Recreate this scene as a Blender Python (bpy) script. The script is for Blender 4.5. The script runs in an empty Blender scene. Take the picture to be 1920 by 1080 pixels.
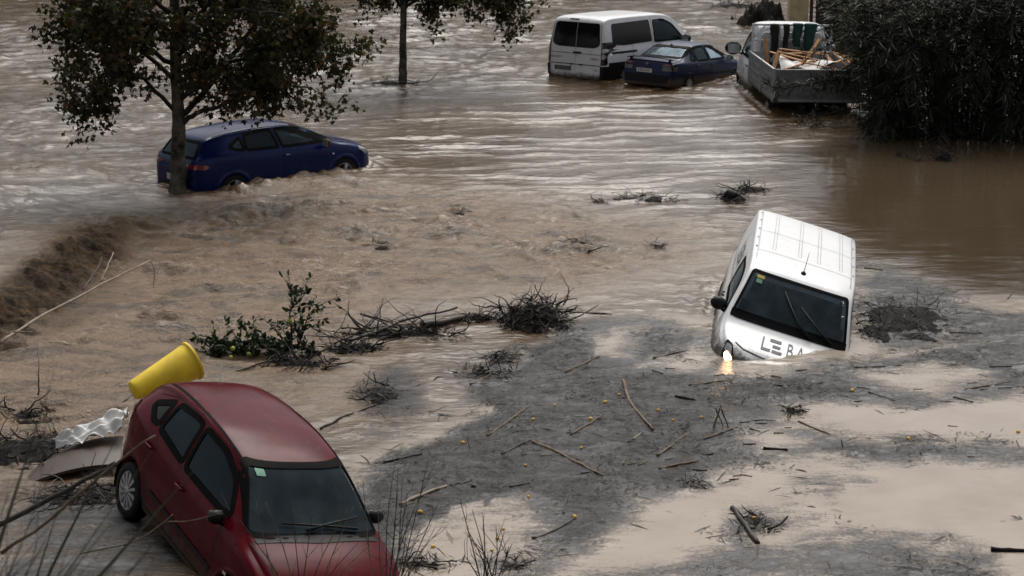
import bpy, bmesh, math, random
import numpy as np
from mathutils import Vector, Matrix, Euler
from mathutils.bvhtree import BVHTree

# ------------------------------------------------------------------ camera, sky, sun, exposure
S = bpy.context.scene
COL = S.collection
FPX, PITCH, CAMH = 3700.0, math.radians(14.5), 7.6      # focal length in photo pixels, downward tilt, height above the flood
cam_d = bpy.data.cameras.new('camera')
cam = bpy.data.objects.new('camera', cam_d); COL.objects.link(cam)
cam.location = (0, 0, CAMH); cam.rotation_euler = (math.pi / 2 - PITCH, 0, 0)
cam_d.sensor_width = 36; cam_d.lens = FPX / 1920 * 36; cam_d.clip_start = .2; cam_d.clip_end = 9000
cam_d.dof.use_dof = True; cam_d.dof.focus_distance = 28; cam_d.dof.aperture_fstop = 4.0
S.camera = cam
SUN_EL, SUN_AZ = math.radians(56), math.radians(12)        # behind the scene, a little to the right
w = bpy.data.worlds.new('World'); S.world = w; w.use_nodes = True
nt = w.node_tree; nt.nodes.clear()
sky = nt.nodes.new('ShaderNodeTexSky'); sky.sky_type = 'NISHITA'; sky.sun_disc = False
sky.sun_elevation = SUN_EL; sky.sun_rotation = SUN_AZ; sky.altitude = 50; sky.air_density = 1.0; sky.dust_density = 4.0; sky.ozone_density = 1.0
hs = nt.nodes.new('ShaderNodeHueSaturation'); hs.inputs['Saturation'].default_value = .17
bg = nt.nodes.new('ShaderNodeBackground'); bg.inputs['Strength'].default_value = .075
ow = nt.nodes.new('ShaderNodeOutputWorld')
nt.links.new(sky.outputs[0], hs.inputs['Color']); nt.links.new(hs.outputs[0], bg.inputs['Color']); nt.links.new(bg.outputs[0], ow.inputs['Surface'])
sun_d = bpy.data.lights.new('sun', 'SUN'); sun_d.energy = 1.5; sun_d.angle = math.radians(40); sun_d.color = (1, .95, .88)
sun = bpy.data.objects.new('sun', sun_d); COL.objects.link(sun)
sd = Vector((math.sin(SUN_AZ) * math.cos(SUN_EL), math.cos(SUN_AZ) * math.cos(SUN_EL), math.sin(SUN_EL)))
sun.rotation_euler = sd.to_track_quat('Z', 'Y').to_euler(); sun.location = sd * 60
vs = S.view_settings; vs.view_transform = 'Standard'; vs.look = 'None'; vs.exposure = 0.62; vs.gamma = 1.0; vs.use_curve_mapping = False

def at(px, py, z=0.0):
    """point of the horizontal plane at height z that the photo shows at pixel (px, py) of 1920 x 1080"""
    r = np.array([(px - 960) / FPX, math.cos(PITCH) + (540 - py) / FPX * math.sin(PITCH), -math.sin(PITCH) + (540 - py) / FPX * math.cos(PITCH)])
    t = (z - CAMH) / r[2]
    return Vector((r[0] * t, r[1] * t, z))
def atY(px, py, Y):
    """point of the upright plane at distance Y shown at that pixel"""
    r = Vector(((px - 960) / FPX, math.cos(PITCH) + (540 - py) / FPX * math.sin(PITCH), -math.sin(PITCH) + (540 - py) / FPX * math.cos(PITCH)))
    t = Y / r.y
    return Vector((r.x * t, Y, CAMH + r.z * t))

# ------------------------------------------------------------------ helpers: objects and meshes
def link(o, parent=None):
    COL.objects.link(o)
    if parent is not None: o.parent = parent
    return o
def tag(o, label=None, cat=None, group=None, kind=None):
    if label: o['label'] = label
    if cat: o['category'] = cat
    if group: o['group'] = group
    if kind: o['kind'] = kind
    return o
def empty(name, loc=(0, 0, 0), rot=(0, 0, 0), sc=1.0):
    o = bpy.data.objects.new(name, None); o.empty_display_size = .3; o.location = loc; o.rotation_euler = rot; o.scale = (sc, sc, sc)
    return link(o)
class MB:
    def __init__(s): s.v = []; s.f = []
    def add(s, vs, fs):
        b = len(s.v); s.v += [tuple(v) for v in vs]; s.f += [tuple(b + i for i in f) for f in fs]; return s
    def box(s, c, d, m=None, taper=1.0):
        x, y, z = d[0] / 2, d[1] / 2, d[2] / 2
        P = [Vector((sx * x * (taper if sz > 0 else 1), sy * y * (taper if sz > 0 else 1), sz * z)) for sz in (-1, 1) for sy in (-1, 1) for sx in (-1, 1)]
        if m is not None: P = [m @ p for p in P]
        P = [p + Vector(c) for p in P]
        return s.add(P, [(0, 2, 3, 1), (4, 5, 7, 6), (0, 1, 5, 4), (2, 6, 7, 3), (0, 4, 6, 2), (1, 3, 7, 5)])
    def tube(s, pts, rad, n=6, cap=True):
        pts = [Vector(p) for p in pts]; rad = rad if hasattr(rad, '__len__') else [rad] * len(pts)
        b = len(s.v); ref = None
        for i, p in enumerate(pts):
            d = (pts[min(i + 1, len(pts) - 1)] - pts[max(i - 1, 0)])
            d = d.normalized() if d.length > 1e-9 else Vector((0, 0, 1))
            if ref is None: ref = d.orthogonal().normalized()
            u = (ref - d * ref.dot(d)); u = u.normalized() if u.length > 1e-6 else d.orthogonal().normalized()
            ref = u; q = d.cross(u)
            for k in range(n):
                a = 2 * math.pi * k / n
                s.v.append(tuple(p + (u * math.cos(a) + q * math.sin(a)) * rad[i]))
        for i in range(len(pts) - 1):
            for k in range(n):
                a, c = b + i * n + k, b + i * n + (k + 1) % n
                s.f.append((a, c, c + n, a + n))
        if cap:
            s.f.append(tuple(b + k for k in reversed(range(n)))); e = b + (len(pts) - 1) * n
            s.f.append(tuple(e + k for k in range(n)))
        return s
    def lathe(s, prof, n=28, axis='y', cap=False):
        b = len(s.v)
        for r, h in prof:
            for k in range(n):
                a = 2 * math.pi * k / n; c, d = r * math.cos(a), r * math.sin(a)
                s.v.append((c, h, d) if axis == 'y' else (c, d, h) if axis == 'z' else (h, c, d))
        for i in range(len(prof) - 1):
            for k in range(n):
                p, q = b + i * n + k, b + i * n + (k + 1) % n
                s.f.append((p, q, q + n, p + n))
        return s
    def mesh(s, name, mat=None, smooth=True, fix=True):
        me = bpy.data.meshes.new(name); me.from_pydata(s.v, [], s.f)
        if fix:
            bm = bmesh.new(); bm.from_mesh(me); bmesh.ops.recalc_face_normals(bm, faces=bm.faces); bm.to_mesh(me); bm.free()
        if smooth: me.polygons.foreach_set('use_smooth', [True] * len(me.polygons))
        if mat is not None: me.materials.append(mat)
        return me
    def build(s, name, mat, parent=None, smooth=True, loc=None):
        o = bpy.data.objects.new(name, s.mesh(name, mat, smooth))
        if loc is not None: o.location = loc
        return link(o, parent)
def autosmooth(o, deg=35):
    me = o.data; bm = bmesh.new(); bm.from_mesh(me)
    for e in bm.edges:
        if len(e.link_faces) == 2 and e.calc_face_angle(0) > math.radians(deg): e.smooth = False
    bm.to_mesh(me); bm.free(); return o
def copy_tree(o, parent=None):
    c = o.copy(); COL.objects.link(c); c.parent = parent
    for ch in o.children: copy_tree(ch, c)
    return c
def array_mesh(name, V, Fc, mat, smooth=False):
    """V (n,3) float array, Fc (m,k) int array"""
    me = bpy.data.meshes.new(name); k = Fc.shape[1]
    me.vertices.add(len(V)); me.vertices.foreach_set('co', V.astype(np.float32).ravel())
    me.loops.add(Fc.size); me.loops.foreach_set('vertex_index', Fc.astype(np.int32).ravel())
    me.polygons.add(len(Fc)); me.polygons.foreach_set('loop_start', np.arange(0, Fc.size, k, dtype=np.int32))
    if smooth: me.polygons.foreach_set('use_smooth', np.ones(len(Fc), dtype=bool))
    me.update(calc_edges=True)
    if mat is not None: me.materials.append(mat)
    return me
def text_mesh(body, size, mat, name='lettering', width=1.0):
    cu = bpy.data.curves.new(name, 'FONT'); cu.body = body; cu.size = size; cu.align_x = 'CENTER'; cu.align_y = 'CENTER'; cu.resolution_u = 3
    o = bpy.data.objects.new(name, cu); COL.objects.link(o)
    bpy.context.view_layer.update()
    me = bpy.data.meshes.new_from_object(o.evaluated_get(bpy.context.evaluated_depsgraph_get()))
    bpy.data.objects.remove(o); me.materials.clear(); me.materials.append(mat)
    for v in me.vertices: v.co.x *= width
    return me

# ------------------------------------------------------------------ noise in numpy
def _perm(seed): return np.random.RandomState(seed).permutation(256).astype(np.int32)
_PT = {}
_GC = np.cos(np.arange(256) * (2 * math.pi / 256)).astype(np.float32); _GS = np.sin(np.arange(256) * (2 * math.pi / 256)).astype(np.float32)
def perlin(x, y, seed=0):
    if seed not in _PT: _PT[seed] = np.concatenate([_perm(seed)] * 3)
    P = _PT[seed]
    xi = np.floor(x).astype(np.int32); yi = np.floor(y).astype(np.int32); xf = (x - xi).astype(np.float32); yf = (y - yi).astype(np.float32)
    xi &= 255; yi &= 255
    u = xf * xf * xf * (xf * (xf * 6 - 15) + 10); v = yf * yf * yf * (yf * (yf * 6 - 15) + 10)
    def g(a, b, dx, dy):
        h = P[P[a] + b]; return _GC[h] * dx + _GS[h] * dy
    n00 = g(xi, yi, xf, yf); n10 = g(xi + 1, yi, xf - 1, yf); n01 = g(xi, yi + 1, xf, yf - 1); n11 = g(xi + 1, yi + 1, xf - 1, yf - 1)
    return ((n00 + u * (n10 - n00)) * (1 - v) + (n01 + u * (n11 - n01)) * v) * 1.5
def fbm(x, y, oct=4, seed=0, gain=.5):
    r = 0; a = 1; f = 1
    for i in range(oct):
        r = r + a * perlin(x * f + 17.3 * i, y * f - 9.1 * i, seed + i); a *= gain; f *= 2.03
    return r
def sstep(a, b, x):
    t = np.clip((x - a) / (b - a), 0, 1); return t * t * (3 - 2 * t)
def poly_sdf(X, Y, pts):
    """signed distance in metres to a ground polygon, positive inside"""
    d = np.full(X.shape, 1e9); inside = np.zeros(X.shape, bool); n = len(pts)
    for i in range(n):
        ax, ay = pts[i][0], pts[i][1]; bx, by = pts[(i + 1) % n][0], pts[(i + 1) % n][1]
        ex, ey = bx - ax, by - ay
        t = np.clip(((X - ax) * ex + (Y - ay) * ey) / (ex * ex + ey * ey + 1e-9), 0, 1)
        d = np.minimum(d, (X - ax - t * ex) ** 2 + (Y - ay - t * ey) ** 2)
        c = ((ay > Y) != (by > Y)) & (X < ex * (Y - ay) / (ey if abs(ey) > 1e-9 else 1e-9) + ax)
        inside ^= c
    d = np.sqrt(d); return np.where(inside, d, -d)
def line_dist(X, Y, pts):
    d = np.full(X.shape, 1e9)
    for a, b in zip(pts[:-1], pts[1:]):
        ex, ey = b[0] - a[0], b[1] - a[1]
        t = np.clip(((X - a[0]) * ex + (Y - a[1]) * ey) / (ex * ex + ey * ey + 1e-9), 0, 1)
        d = np.minimum(d, np.hypot(X - a[0] - t * ex, Y - a[1] - t * ey))
    return d

# ------------------------------------------------------------------ materials
class NT:
    def __init__(s, name):
        s.m = bpy.data.materials.new(name); s.m.use_nodes = True; s.t = s.m.node_tree; s.t.nodes.clear()
        s.out = s.n('ShaderNodeOutputMaterial')
    def n(s, typ, **kw):
        nd = s.t.nodes.new(typ)
        for k, v in kw.items():
            if k in nd.bl_rna.properties: setattr(nd, k, v)
            else: nd.inputs[k.replace('_', ' ')].default_value = v
        return nd
    def l(s, a, b): s.t.links.new(a, b)
    def noise(s, vec, scale, detail=6, rough=.55, dist=0.0):
        nd = s.n('ShaderNodeTexNoise'); nd.inputs['Scale'].default_value = scale; nd.inputs['Detail'].default_value = detail
        nd.inputs['Roughness'].default_value = rough; nd.inputs['Distortion'].default_value = dist
        if vec is not None: s.l(vec, nd.inputs['Vector'])
        return nd.outputs['Fac']
    def math(s, op, a, b=0.0, clamp=False):
        nd = s.n('ShaderNodeMath', operation=op, use_clamp=clamp)
        for i, v in enumerate((a, b)):
            if hasattr(v, 'is_linked'): s.l(v, nd.inputs[i])
            else: nd.inputs[i].default_value = v
        return nd.outputs[0]
    def mix(s, f, a, b):
        nd = s.n('ShaderNodeMix', data_type='RGBA')
        for i, v in ((0, f), (6, a), (7, b)):
            if hasattr(v, 'is_linked'): s.l(v, nd.inputs[i])
            else: nd.inputs[i].default_value = (*v, 1) if isinstance(v, tuple) and len(v) == 3 else v
        return nd.outputs[2]
    def fmix(s, f, a, b):
        nd = s.n('ShaderNodeMix', data_type='FLOAT')
        for i, v in ((0, f), (2, a), (3, b)):
            if hasattr(v, 'is_linked'): s.l(v, nd.inputs[i])
            else: nd.inputs[i].default_value = v
        return nd.outputs[0]
    def ramp(s, f, a, b):
        nd = s.n('ShaderNodeMapRange', interpolation_type='SMOOTHSTEP'); s.l(f, nd.inputs[0])
        nd.inputs[1].default_value = a; nd.inputs[2].default_value = b
        return nd.outputs[0]
    def bump(s, h, strength=.3, dist=.02):
        nd = s.n('ShaderNodeBump'); nd.inputs['Strength'].default_value = strength; nd.inputs['Distance'].default_value = dist
        s.l(h, nd.inputs['Height']); return nd.outputs[0]
def pbr(name, col, rough=.6, metal=0.0, col2=None, nscale=8.0, bump=0.0, bscale=40.0, coat=0.0, spec=.5, mud=None, emit=None):
    """plain procedural surface: two tones broken up by noise, fine bump, optional splashes of dried mud (height band in object space)"""
    t = NT(name); b = t.n('ShaderNodeBsdfPrincipled'); t.l(b.outputs[0], t.out.inputs[0])
    tc = t.n('ShaderNodeTexCoord').outputs['Object']
    c2 = col2 or tuple(c * .72 for c in col)
    nf = t.noise(tc, nscale, 6, .6); c = t.mix(t.ramp(nf, .3, .7), col, c2)
    r = t.math('ADD', t.math('MULTIPLY', nf, .18), rough - .09)
    if mud:
        z = t.n('ShaderNodeSeparateXYZ'); t.l(tc, z.inputs[0])
        hz = t.n('ShaderNodeMapRange'); t.l(z.outputs[2], hz.inputs[0]); hz.inputs[1].default_value = mud[0]; hz.inputs[2].default_value = mud[1]
        hz.inputs[3].default_value = .75; hz.inputs[4].default_value = mud[2] if len(mud) > 2 else -.25
        n2 = t.noise(tc, 9, 10, .72); n3 = t.noise(tc, 45, 4, .6)
        f = t.ramp(t.math('ADD', t.math('ADD', hz.outputs[0], t.math('MULTIPLY', n2, .9)), t.math('MULTIPLY', n3, .3)), .78, 1.15)
        c = t.mix(f, c, (.075, .058, .042)); r = t.fmix(f, r, .7)
        n4 = t.noise(tc, 3.0, 10, .75); f2 = t.math('MULTIPLY', t.ramp(t.math('ADD', t.math('MULTIPLY', n4, .75), t.math('MULTIPLY', n3, .25)), .52, .66), .16)
        c = t.mix(f2, c, (.11, .088, .066)); r = t.fmix(f2, r, .8)          # thin splashes higher up
    t.l(c, b.inputs['Base Color']); t.l(r, b.inputs['Roughness'])
    b.inputs['Metallic'].default_value = metal; b.inputs['Specular IOR Level'].default_value = spec
    if coat: b.inputs['Coat Weight'].default_value = coat; b.inputs['Coat Roughness'].default_value = .06
    if bump: t.l(t.bump(t.noise(tc, bscale, 6, .6), bump, .01), b.inputs['Normal'])
    if emit: b.inputs['Emission Color'].default_value = (*emit[0], 1); b.inputs['Emission Strength'].default_value = emit[1]
    return t.m
def glass(name, tint, rough=.03, ior=1.40, film=1.0):
    t = NT(name); tr = t.n('ShaderNodeBsdfTransparent'); tr.inputs[0].default_value = (*tint, 1)
    gl = t.n('ShaderNodeBsdfGlossy'); gl.inputs['Color'].default_value = (.52, .66, .76, 1)
    tc = t.n('ShaderNodeTexCoord').outputs['Object']
    t.l(t.math('ADD', t.math('MULTIPLY', t.noise(tc, 6, 5), .08), rough), gl.inputs['Roughness'])
    fr = t.n('ShaderNodeFresnel'); fr.inputs[0].default_value = ior
    mx = t.n('ShaderNodeMixShader'); t.l(fr.outputs[0], mx.inputs[0]); t.l(tr.outputs[0], mx.inputs[1]); t.l(gl.outputs[0], mx.inputs[2])
    df = t.n('ShaderNodeBsdfDiffuse'); df.inputs[0].default_value = (.055, .074, .086, 1)      # wet dirt film, its blue-grey also a painted sky sheen
    m2 = t.n('ShaderNodeMixShader'); t.l(t.math('ADD', t.math('MULTIPLY', t.ramp(t.noise(tc, 2.5, 8, .65), .35, .75), .45 * film), .22 * film), m2.inputs[0])
    t.l(mx.outputs[0], m2.inputs[1]); t.l(df.outputs[0], m2.inputs[2]); t.l(m2.outputs[0], t.out.inputs[0])
    return t.m
def foliage(name, c1, c2, c3, transl=.25, rough=.5):
    """leaf surface; each leaf picks its tone from the 'tone' attribute"""
    t = NT(name); a = t.n('ShaderNodeAttribute', attribute_name='tone').outputs['Fac']
    c = t.mix(t.ramp(a, .15, .6), c1, c2); c = t.mix(t.ramp(a, .78, .98), c, c3)
    b = t.n('ShaderNodeBsdfPrincipled'); t.l(c, b.inputs['Base Color']); b.inputs['Roughness'].default_value = rough; b.inputs['Specular IOR Level'].default_value = .35
    tl = t.n('ShaderNodeBsdfTranslucent'); t.l(c, tl.inputs[0])
    mx = t.n('ShaderNodeMixShader'); mx.inputs[0].default_value = transl
    t.l(b.outputs[0], mx.inputs[1]); t.l(tl.outputs[0], mx.inputs[2]); t.l(mx.outputs[0], t.out.inputs[0])
    return t.m
M = {}
M['red'] = pbr('red_paint', (.092, .0022, .0070), .22, 0, (.064, .0018, .0052), 5, coat=.0, spec=.10, mud=(.15, .80, -.30))
M['blue'] = pbr('blue_paint', (.003, .012, .080), .22, .1, (.0025, .010, .066), 5, coat=.05, spec=.2, mud=(.1, .5, -.55))
M['navy'] = pbr('navy_paint', (.007, .016, .060), .38, .1, (.005, .012, .048), 5, coat=.15, spec=.25, mud=(.4, .8, -.45))
M['white'] = pbr('white_paint', (.80, .81, .82), .38, 0, (.76, .77, .78), 4, coat=.3, mud=(.70, 1.25, -.22))
M['white_clean'] = pbr('washed_white_paint', (.74, .75, .77), .4, 0, (.66, .67, .69), 4, coat=.3, mud=(.30, .75, -.40))
M['white_dirty'] = pbr('dirty_white_paint', (.70, .72, .75), .5, 0, (.56, .58, .61), 6, coat=.1, mud=(.5, 1.1, -.22))
M['black_plastic'] = pbr('black_plastic', (.006, .006, .0065), .5, 0, (.010, .010, .010), 12, bump=.15, bscale=120, spec=.22)
M['rubber'] = pbr('black_rubber', (.003, .003, .003), .6, 0, (.005, .005, .005), 10, spec=.04)
M['tyre'] = pbr('tyre_rubber', (.007, .007, .007), .8, 0, (.016, .014, .012), 6, bump=.3, bscale=60, spec=.2)
M['alloy'] = pbr('wheel_silver', (.50, .51, .53), .4, .5, (.36, .36, .36), 9)
M['alloy_dark'] = pbr('dull_wheel_alloy', (.35, .36, .38), .45, .5, (.20, .19, .18), 9)
M['glass'] = glass('window_glass', (.50, .57, .62))
M['glass_dark'] = glass('tinted_glass', (.10, .11, .12), film=.22)
M['interior'] = pbr('cabin_plastic', (.020, .022, .025), .7, 0, (.03, .03, .032), 10)
M['seat'] = pbr('seat_fabric', (.11, .13, .15), .9, 0, (.08, .10, .12), 30)
M['tail_red'] = pbr('tail_lamp_red', (.22, .008, .010), .2, 0, (.14, .005, .007), 20, coat=1)
M['tail_dim'] = pbr('dark_tail_lamp', (.035, .008, .007), .2, 0, (.02, .006, .006), 20, coat=1)
M['lamp_clear'] = pbr('clear_lamp', (.45, .46, .48), .15, .3, (.30, .31, .33), 25, coat=1)
M['lamp_on'] = pbr('lit_headlamp', (.9, .8, .65), .3, 0, emit=((1, .58, .26), 18))
M['amber'] = pbr('side_marker', (.7, .6, .5), .3, 0, coat=.5)
M['plate'] = pbr('number_plate_white', (.62, .62, .60), .5, 0, (.5, .5, .48), 20)
M['plate_dim'] = pbr('number_plate_muddy', (.10, .10, .10), .5, 0, (.06, .06, .06), 20)
M['ink'] = pbr('black_lettering', (.012, .012, .014), .5)
M['ink_navy'] = pbr('navy_lettering', (.010, .016, .050), .45)
M['ink_grey'] = pbr('grey_lettering', (.20, .20, .21), .4, .5)
M['sticker_green'] = pbr('green_sticker', (.12, .32, .22), .5)
M['sticker_yellow'] = pbr('yellow_sticker', (.55, .48, .06), .5)
M['seam'] = pbr('panel_gap', (.02, .02, .02), .8)
M['seam_white'] = pbr('pressed_rib', (.50, .51, .52), .4)
M['alu'] = pbr('dropside_aluminium', (.26, .27, .28), .5, .2, (.17, .175, .18), 5, bump=.05, mud=(.6, 1.1, -.3))
M['alu_light'] = pbr('dropside_edge', (.50, .52, .54), .45, .4, (.36, .37, .38), 9)
M['yellow'] = pbr('yellow_plastic', (.90, .66, .03), .5, 0, (.70, .48, .03), 4, bump=.06, bscale=30)
M['yellow_shaded'] = pbr('yellow_plastic_shaded_inside', (.42, .27, .012), .55)  # darker copy of the bin's yellow, shade of the hollow painted in
M['bark'] = pbr('plane_bark', (.15, .135, .108), .9, 0, (.018, .016, .013), 5, bump=.7, bscale=18, spec=.2)
M['twig'] = pbr('twig_bark', (.026, .021, .017), .9, 0, (.014, .012, .010), 12, bump=.3)
M['cane'] = pbr('dry_cane', (.20, .145, .095), .75, 0, (.085, .058, .038), 9, bump=.3, bscale=30)
M['cane_dark'] = pbr('wet_dark_wood', (.050, .038, .030), .6, 0, (.022, .018, .015), 10, bump=.4, bscale=30)
M['cane_pale'] = pbr('bleached_cane', (.36, .30, .23), .75, 0, (.20, .16, .12), 9, bump=.3)
M['root'] = pbr('wet_root', (.012, .010, .008), .75, 0, (.006, .005, .005), 14, bump=.5, spec=.2)
M['lemon'] = pbr('lemon_peel', (.62, .36, .03), .5, 0, (.50, .26, .03), 12, bump=.1, bscale=60)
M['lime'] = pbr('green_lemon_peel', (.36, .40, .05), .5, 0, (.24, .30, .04), 12, bump=.1, bscale=60)
M['plank'] = pbr('raw_pine_plank', (.50, .27, .12), .7, 0, (.34, .16, .07), 14, bump=.2)
M['tarp'] = pbr('white_plastic_sheet', (.72, .72, .70), .5, 0, (.60, .60, .58), 10, bump=.05)
M['netting'] = pbr('green_netting', (.020, .075, .062), .9, 0, (.012, .04, .036), 40, bump=.8, bscale=70)
M['dark_cloth'] = pbr('dark_cloth', (.022, .021, .019), .95, 0, (.012, .012, .012), 20, bump=.6)
M['cream'] = pbr('cream_render', (.52, .43, .26), .85, 0, (.38, .30, .17), 3, bump=.15)
M['gate_red'] = pbr('oxblood_gate', (.045, .012, .010), .5, 0, (.03, .009, .008), 6)
M['mound'] = pbr('wet_black_soil', (.014, .012, .009), .9, 0, (.007, .006, .005), 6, bump=.8, bscale=10, spec=.1)
M['mat'] = pbr('silt_and_straw_mat', (.018, .015, .013), .85, 0, (.008, .007, .006), 10, bump=1, bscale=28, spec=.15)
M['bank'] = pbr('bank_soil', (.045, .036, .027), .9, 0, (.02, .017, .013), 2, bump=.8, bscale=10)
M['board'] = pbr('brown_board', (.062, .040, .030), .5, 0, (.042, .028, .02), 4, bump=.1)
M['dry'] = pbr('dry_stalk', (.10, .070, .045), .9, 0, (.045, .032, .022), 9)
M['dry_pale'] = pbr('pale_dry_stalk', (.24, .19, .13), .9, 0, (.14, .11, .08), 9)
M['f_plane'] = foliage('plane_leaves', (.018, .020, .005), (.044, .044, .011), (.110, .062, .018), .35)
M['f_cane'] = foliage('cane_leaves', (.009, .013, .006), (.020, .028, .013), (.075, .085, .050), .15)
M['f_citrus'] = foliage('citrus_leaves', (.010, .022, .006), (.020, .042, .010), (.04, .07, .02), .2, .4)
M['f_bank'] = foliage('bank_blades', (.030, .033, .022), (.050, .048, .032), (.10, .085, .06), .2)
# where each vehicle came to rest: x, y, z, heading, pitch, roll (degrees), size factor
POSES = dict(red=(-2.77, 19.06, -.36, -58.6, 9.8, -11.5, 1.03), van=(3.65, 27.44, -.86, -99.3, 2.5, -16.4, 1.046), leon=(-4.83, 38.45, -.36, 39.7, -.4, -1.5, .985),
             expert=(3.14, 52.97, -.40, 51.1, 2.2, -.8, 1.0), sedan=(4.54, 51.3, -.34, 55.3, 3.6, .4, .908), truck=(6.93, 48.33, -.55, 93.5, .2, 1.2, 1.027))

# ------------------------------------------------------------------ the flood: one sheet of water and mud out to the horizon
def G(*pp): return [at(x, y).xy[:] for x, y in pp]
Z_CALM = G((1490, 285), (1640, 250), (2300, 255), (2300, 570), (1900, 560), (1800, 540), (1690, 485), (1620, 480), (1560, 420), (1480, 345))
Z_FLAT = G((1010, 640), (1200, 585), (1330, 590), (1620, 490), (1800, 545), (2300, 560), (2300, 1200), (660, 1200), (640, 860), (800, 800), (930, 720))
Z_TURB = G((160, 480), (330, 385), (560, 340), (760, 345), (1000, 385), (1260, 425), (1280, 490), (1080, 545), (760, 560), (600, 640), (600, 760), (350, 720), (200, 840), (-200, 860), (-200, 620), (60, 600))
Z_TRAIN = G((640, 230), (860, 160), (1040, 140), (1400, 170), (1500, 250), (1500, 350), (1250, 400), (940, 370), (700, 320))
Z_CHOP = G((-900, -200), (1700, -200), (1400, 60), (1020, 145), (760, 190), (640, 250), (300, 370), (-300, 640), (-900, 640))
Z_LEDGE = G((-500, 860), (-60, 640), (40, 590), (120, 515), (190, 450), (250, 415), (330, 370), (150, 330), (-500, 380))
L_END = at(330, 370)
Z_CLOT = G((950, 700), (1080, 640), (1180, 690), (1310, 705), (1330, 800), (1230, 860), (1080, 920), (990, 900), (830, 1000), (690, 1010), (690, 910), (860, 830))
SILT = [  # (polygon, bias)
    (G((985, 655), (1075, 615), (1190, 595), (1300, 640), (1345, 690), (1440, 695), (1640, 668), (1760, 640), (1960, 640), (1960, 735), (1800, 740), (1700, 765), (1600, 735), (1500, 760), (1480, 800), (1640, 812), (1960, 850), (1960, 872), (1700, 858), (1470, 858), (1290, 892), (1180, 950), (1090, 1010), (1035, 1040), (1010, 1100), (960, 1100), (1010, 960), (930, 930), (850, 960), (760, 1100), (700, 1100), (690, 920), (680, 880), (760, 850), (850, 805), (925, 765), (960, 705)), .35),
    (G((1020, 1062), (1180, 1030), (1380, 1018), (1560, 1004), (1720, 1010), (1960, 1030), (1960, 1110), (1000, 1110)), -.15),
    (G((1600, 492), (1700, 492), (1760, 530), (1860, 580), (1960, 590), (1960, 655), (1600, 668)), .05),
    (G((680, 735), (715, 705), (752, 745), (742, 768), (690, 765)), .5),
    (G((835, 712), (900, 690), (960, 650), (985, 690), (930, 760), (870, 745)), .25),
    (G((640, 815), (700, 800), (790, 815), (690, 850)), .0),
    (G((1370, 985), (1400, 950), (1440, 950), (1470, 985), (1440, 1000), (1400, 1025)), .5),
    (G((1350, 905), (1480, 870), (1620, 900), (1560, 960), (1440, 940)), -.75),
    (G((60, 920), (240, 900), (330, 950), (420, 1030), (320, 1100), (-40, 1100), (0, 960)), -.25),
]
HOLES = [
    (G((1380, 668), (1520, 658), (1620, 640), (1640, 655), (1530, 680), (1400, 690)), .3),
    (G((1500, 765), (1560, 750), (1650, 780), (1610, 815), (1510, 800)), .45), (G((1600, 695), (1750, 682), (1860, 705), (1760, 735), (1640, 722)), .30),
    (G((1380, 800), (1470, 795), (1500, 830), (1400, 845)), .25), (G((840, 950), (915, 930), (925, 1000), (840, 1050)), .3),
    (G((1790, 760), (1960, 745), (1960, 805), (1830, 800)), .6), (G((1110, 640), (1200, 610), (1215, 680), (1130, 680)), .15),
    (G((1240, 690), (1330, 655), (1350, 690), (1300, 705)), .25), (G((1690, 800), (1770, 800), (1790, 822), (1700, 822)), .2),
]
LEON_WAKE = [at(455, 360).xy[:], at(560, 340).xy[:], at(640, 318).xy[:], at(700, 300).xy[:]]
def hull(k, l, w_):
    x, y, _, yaw, _, _, sc = POSES[k]; c, s = math.cos(math.radians(yaw)), math.sin(math.radians(yaw))
    return [(x + sc * (a * c - b * s), y + sc * (a * s + b * c)) for a, b in ((-l, -w_), (l, -w_), (l, w_), (-l, w_))]
HULLS = [hull('leon', 2.1, .85), hull('expert', 2.35, .92), hull('sedan', 2.2, .84), hull('van', 2.0, .88), hull('truck', 2.4, .9)]
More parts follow.
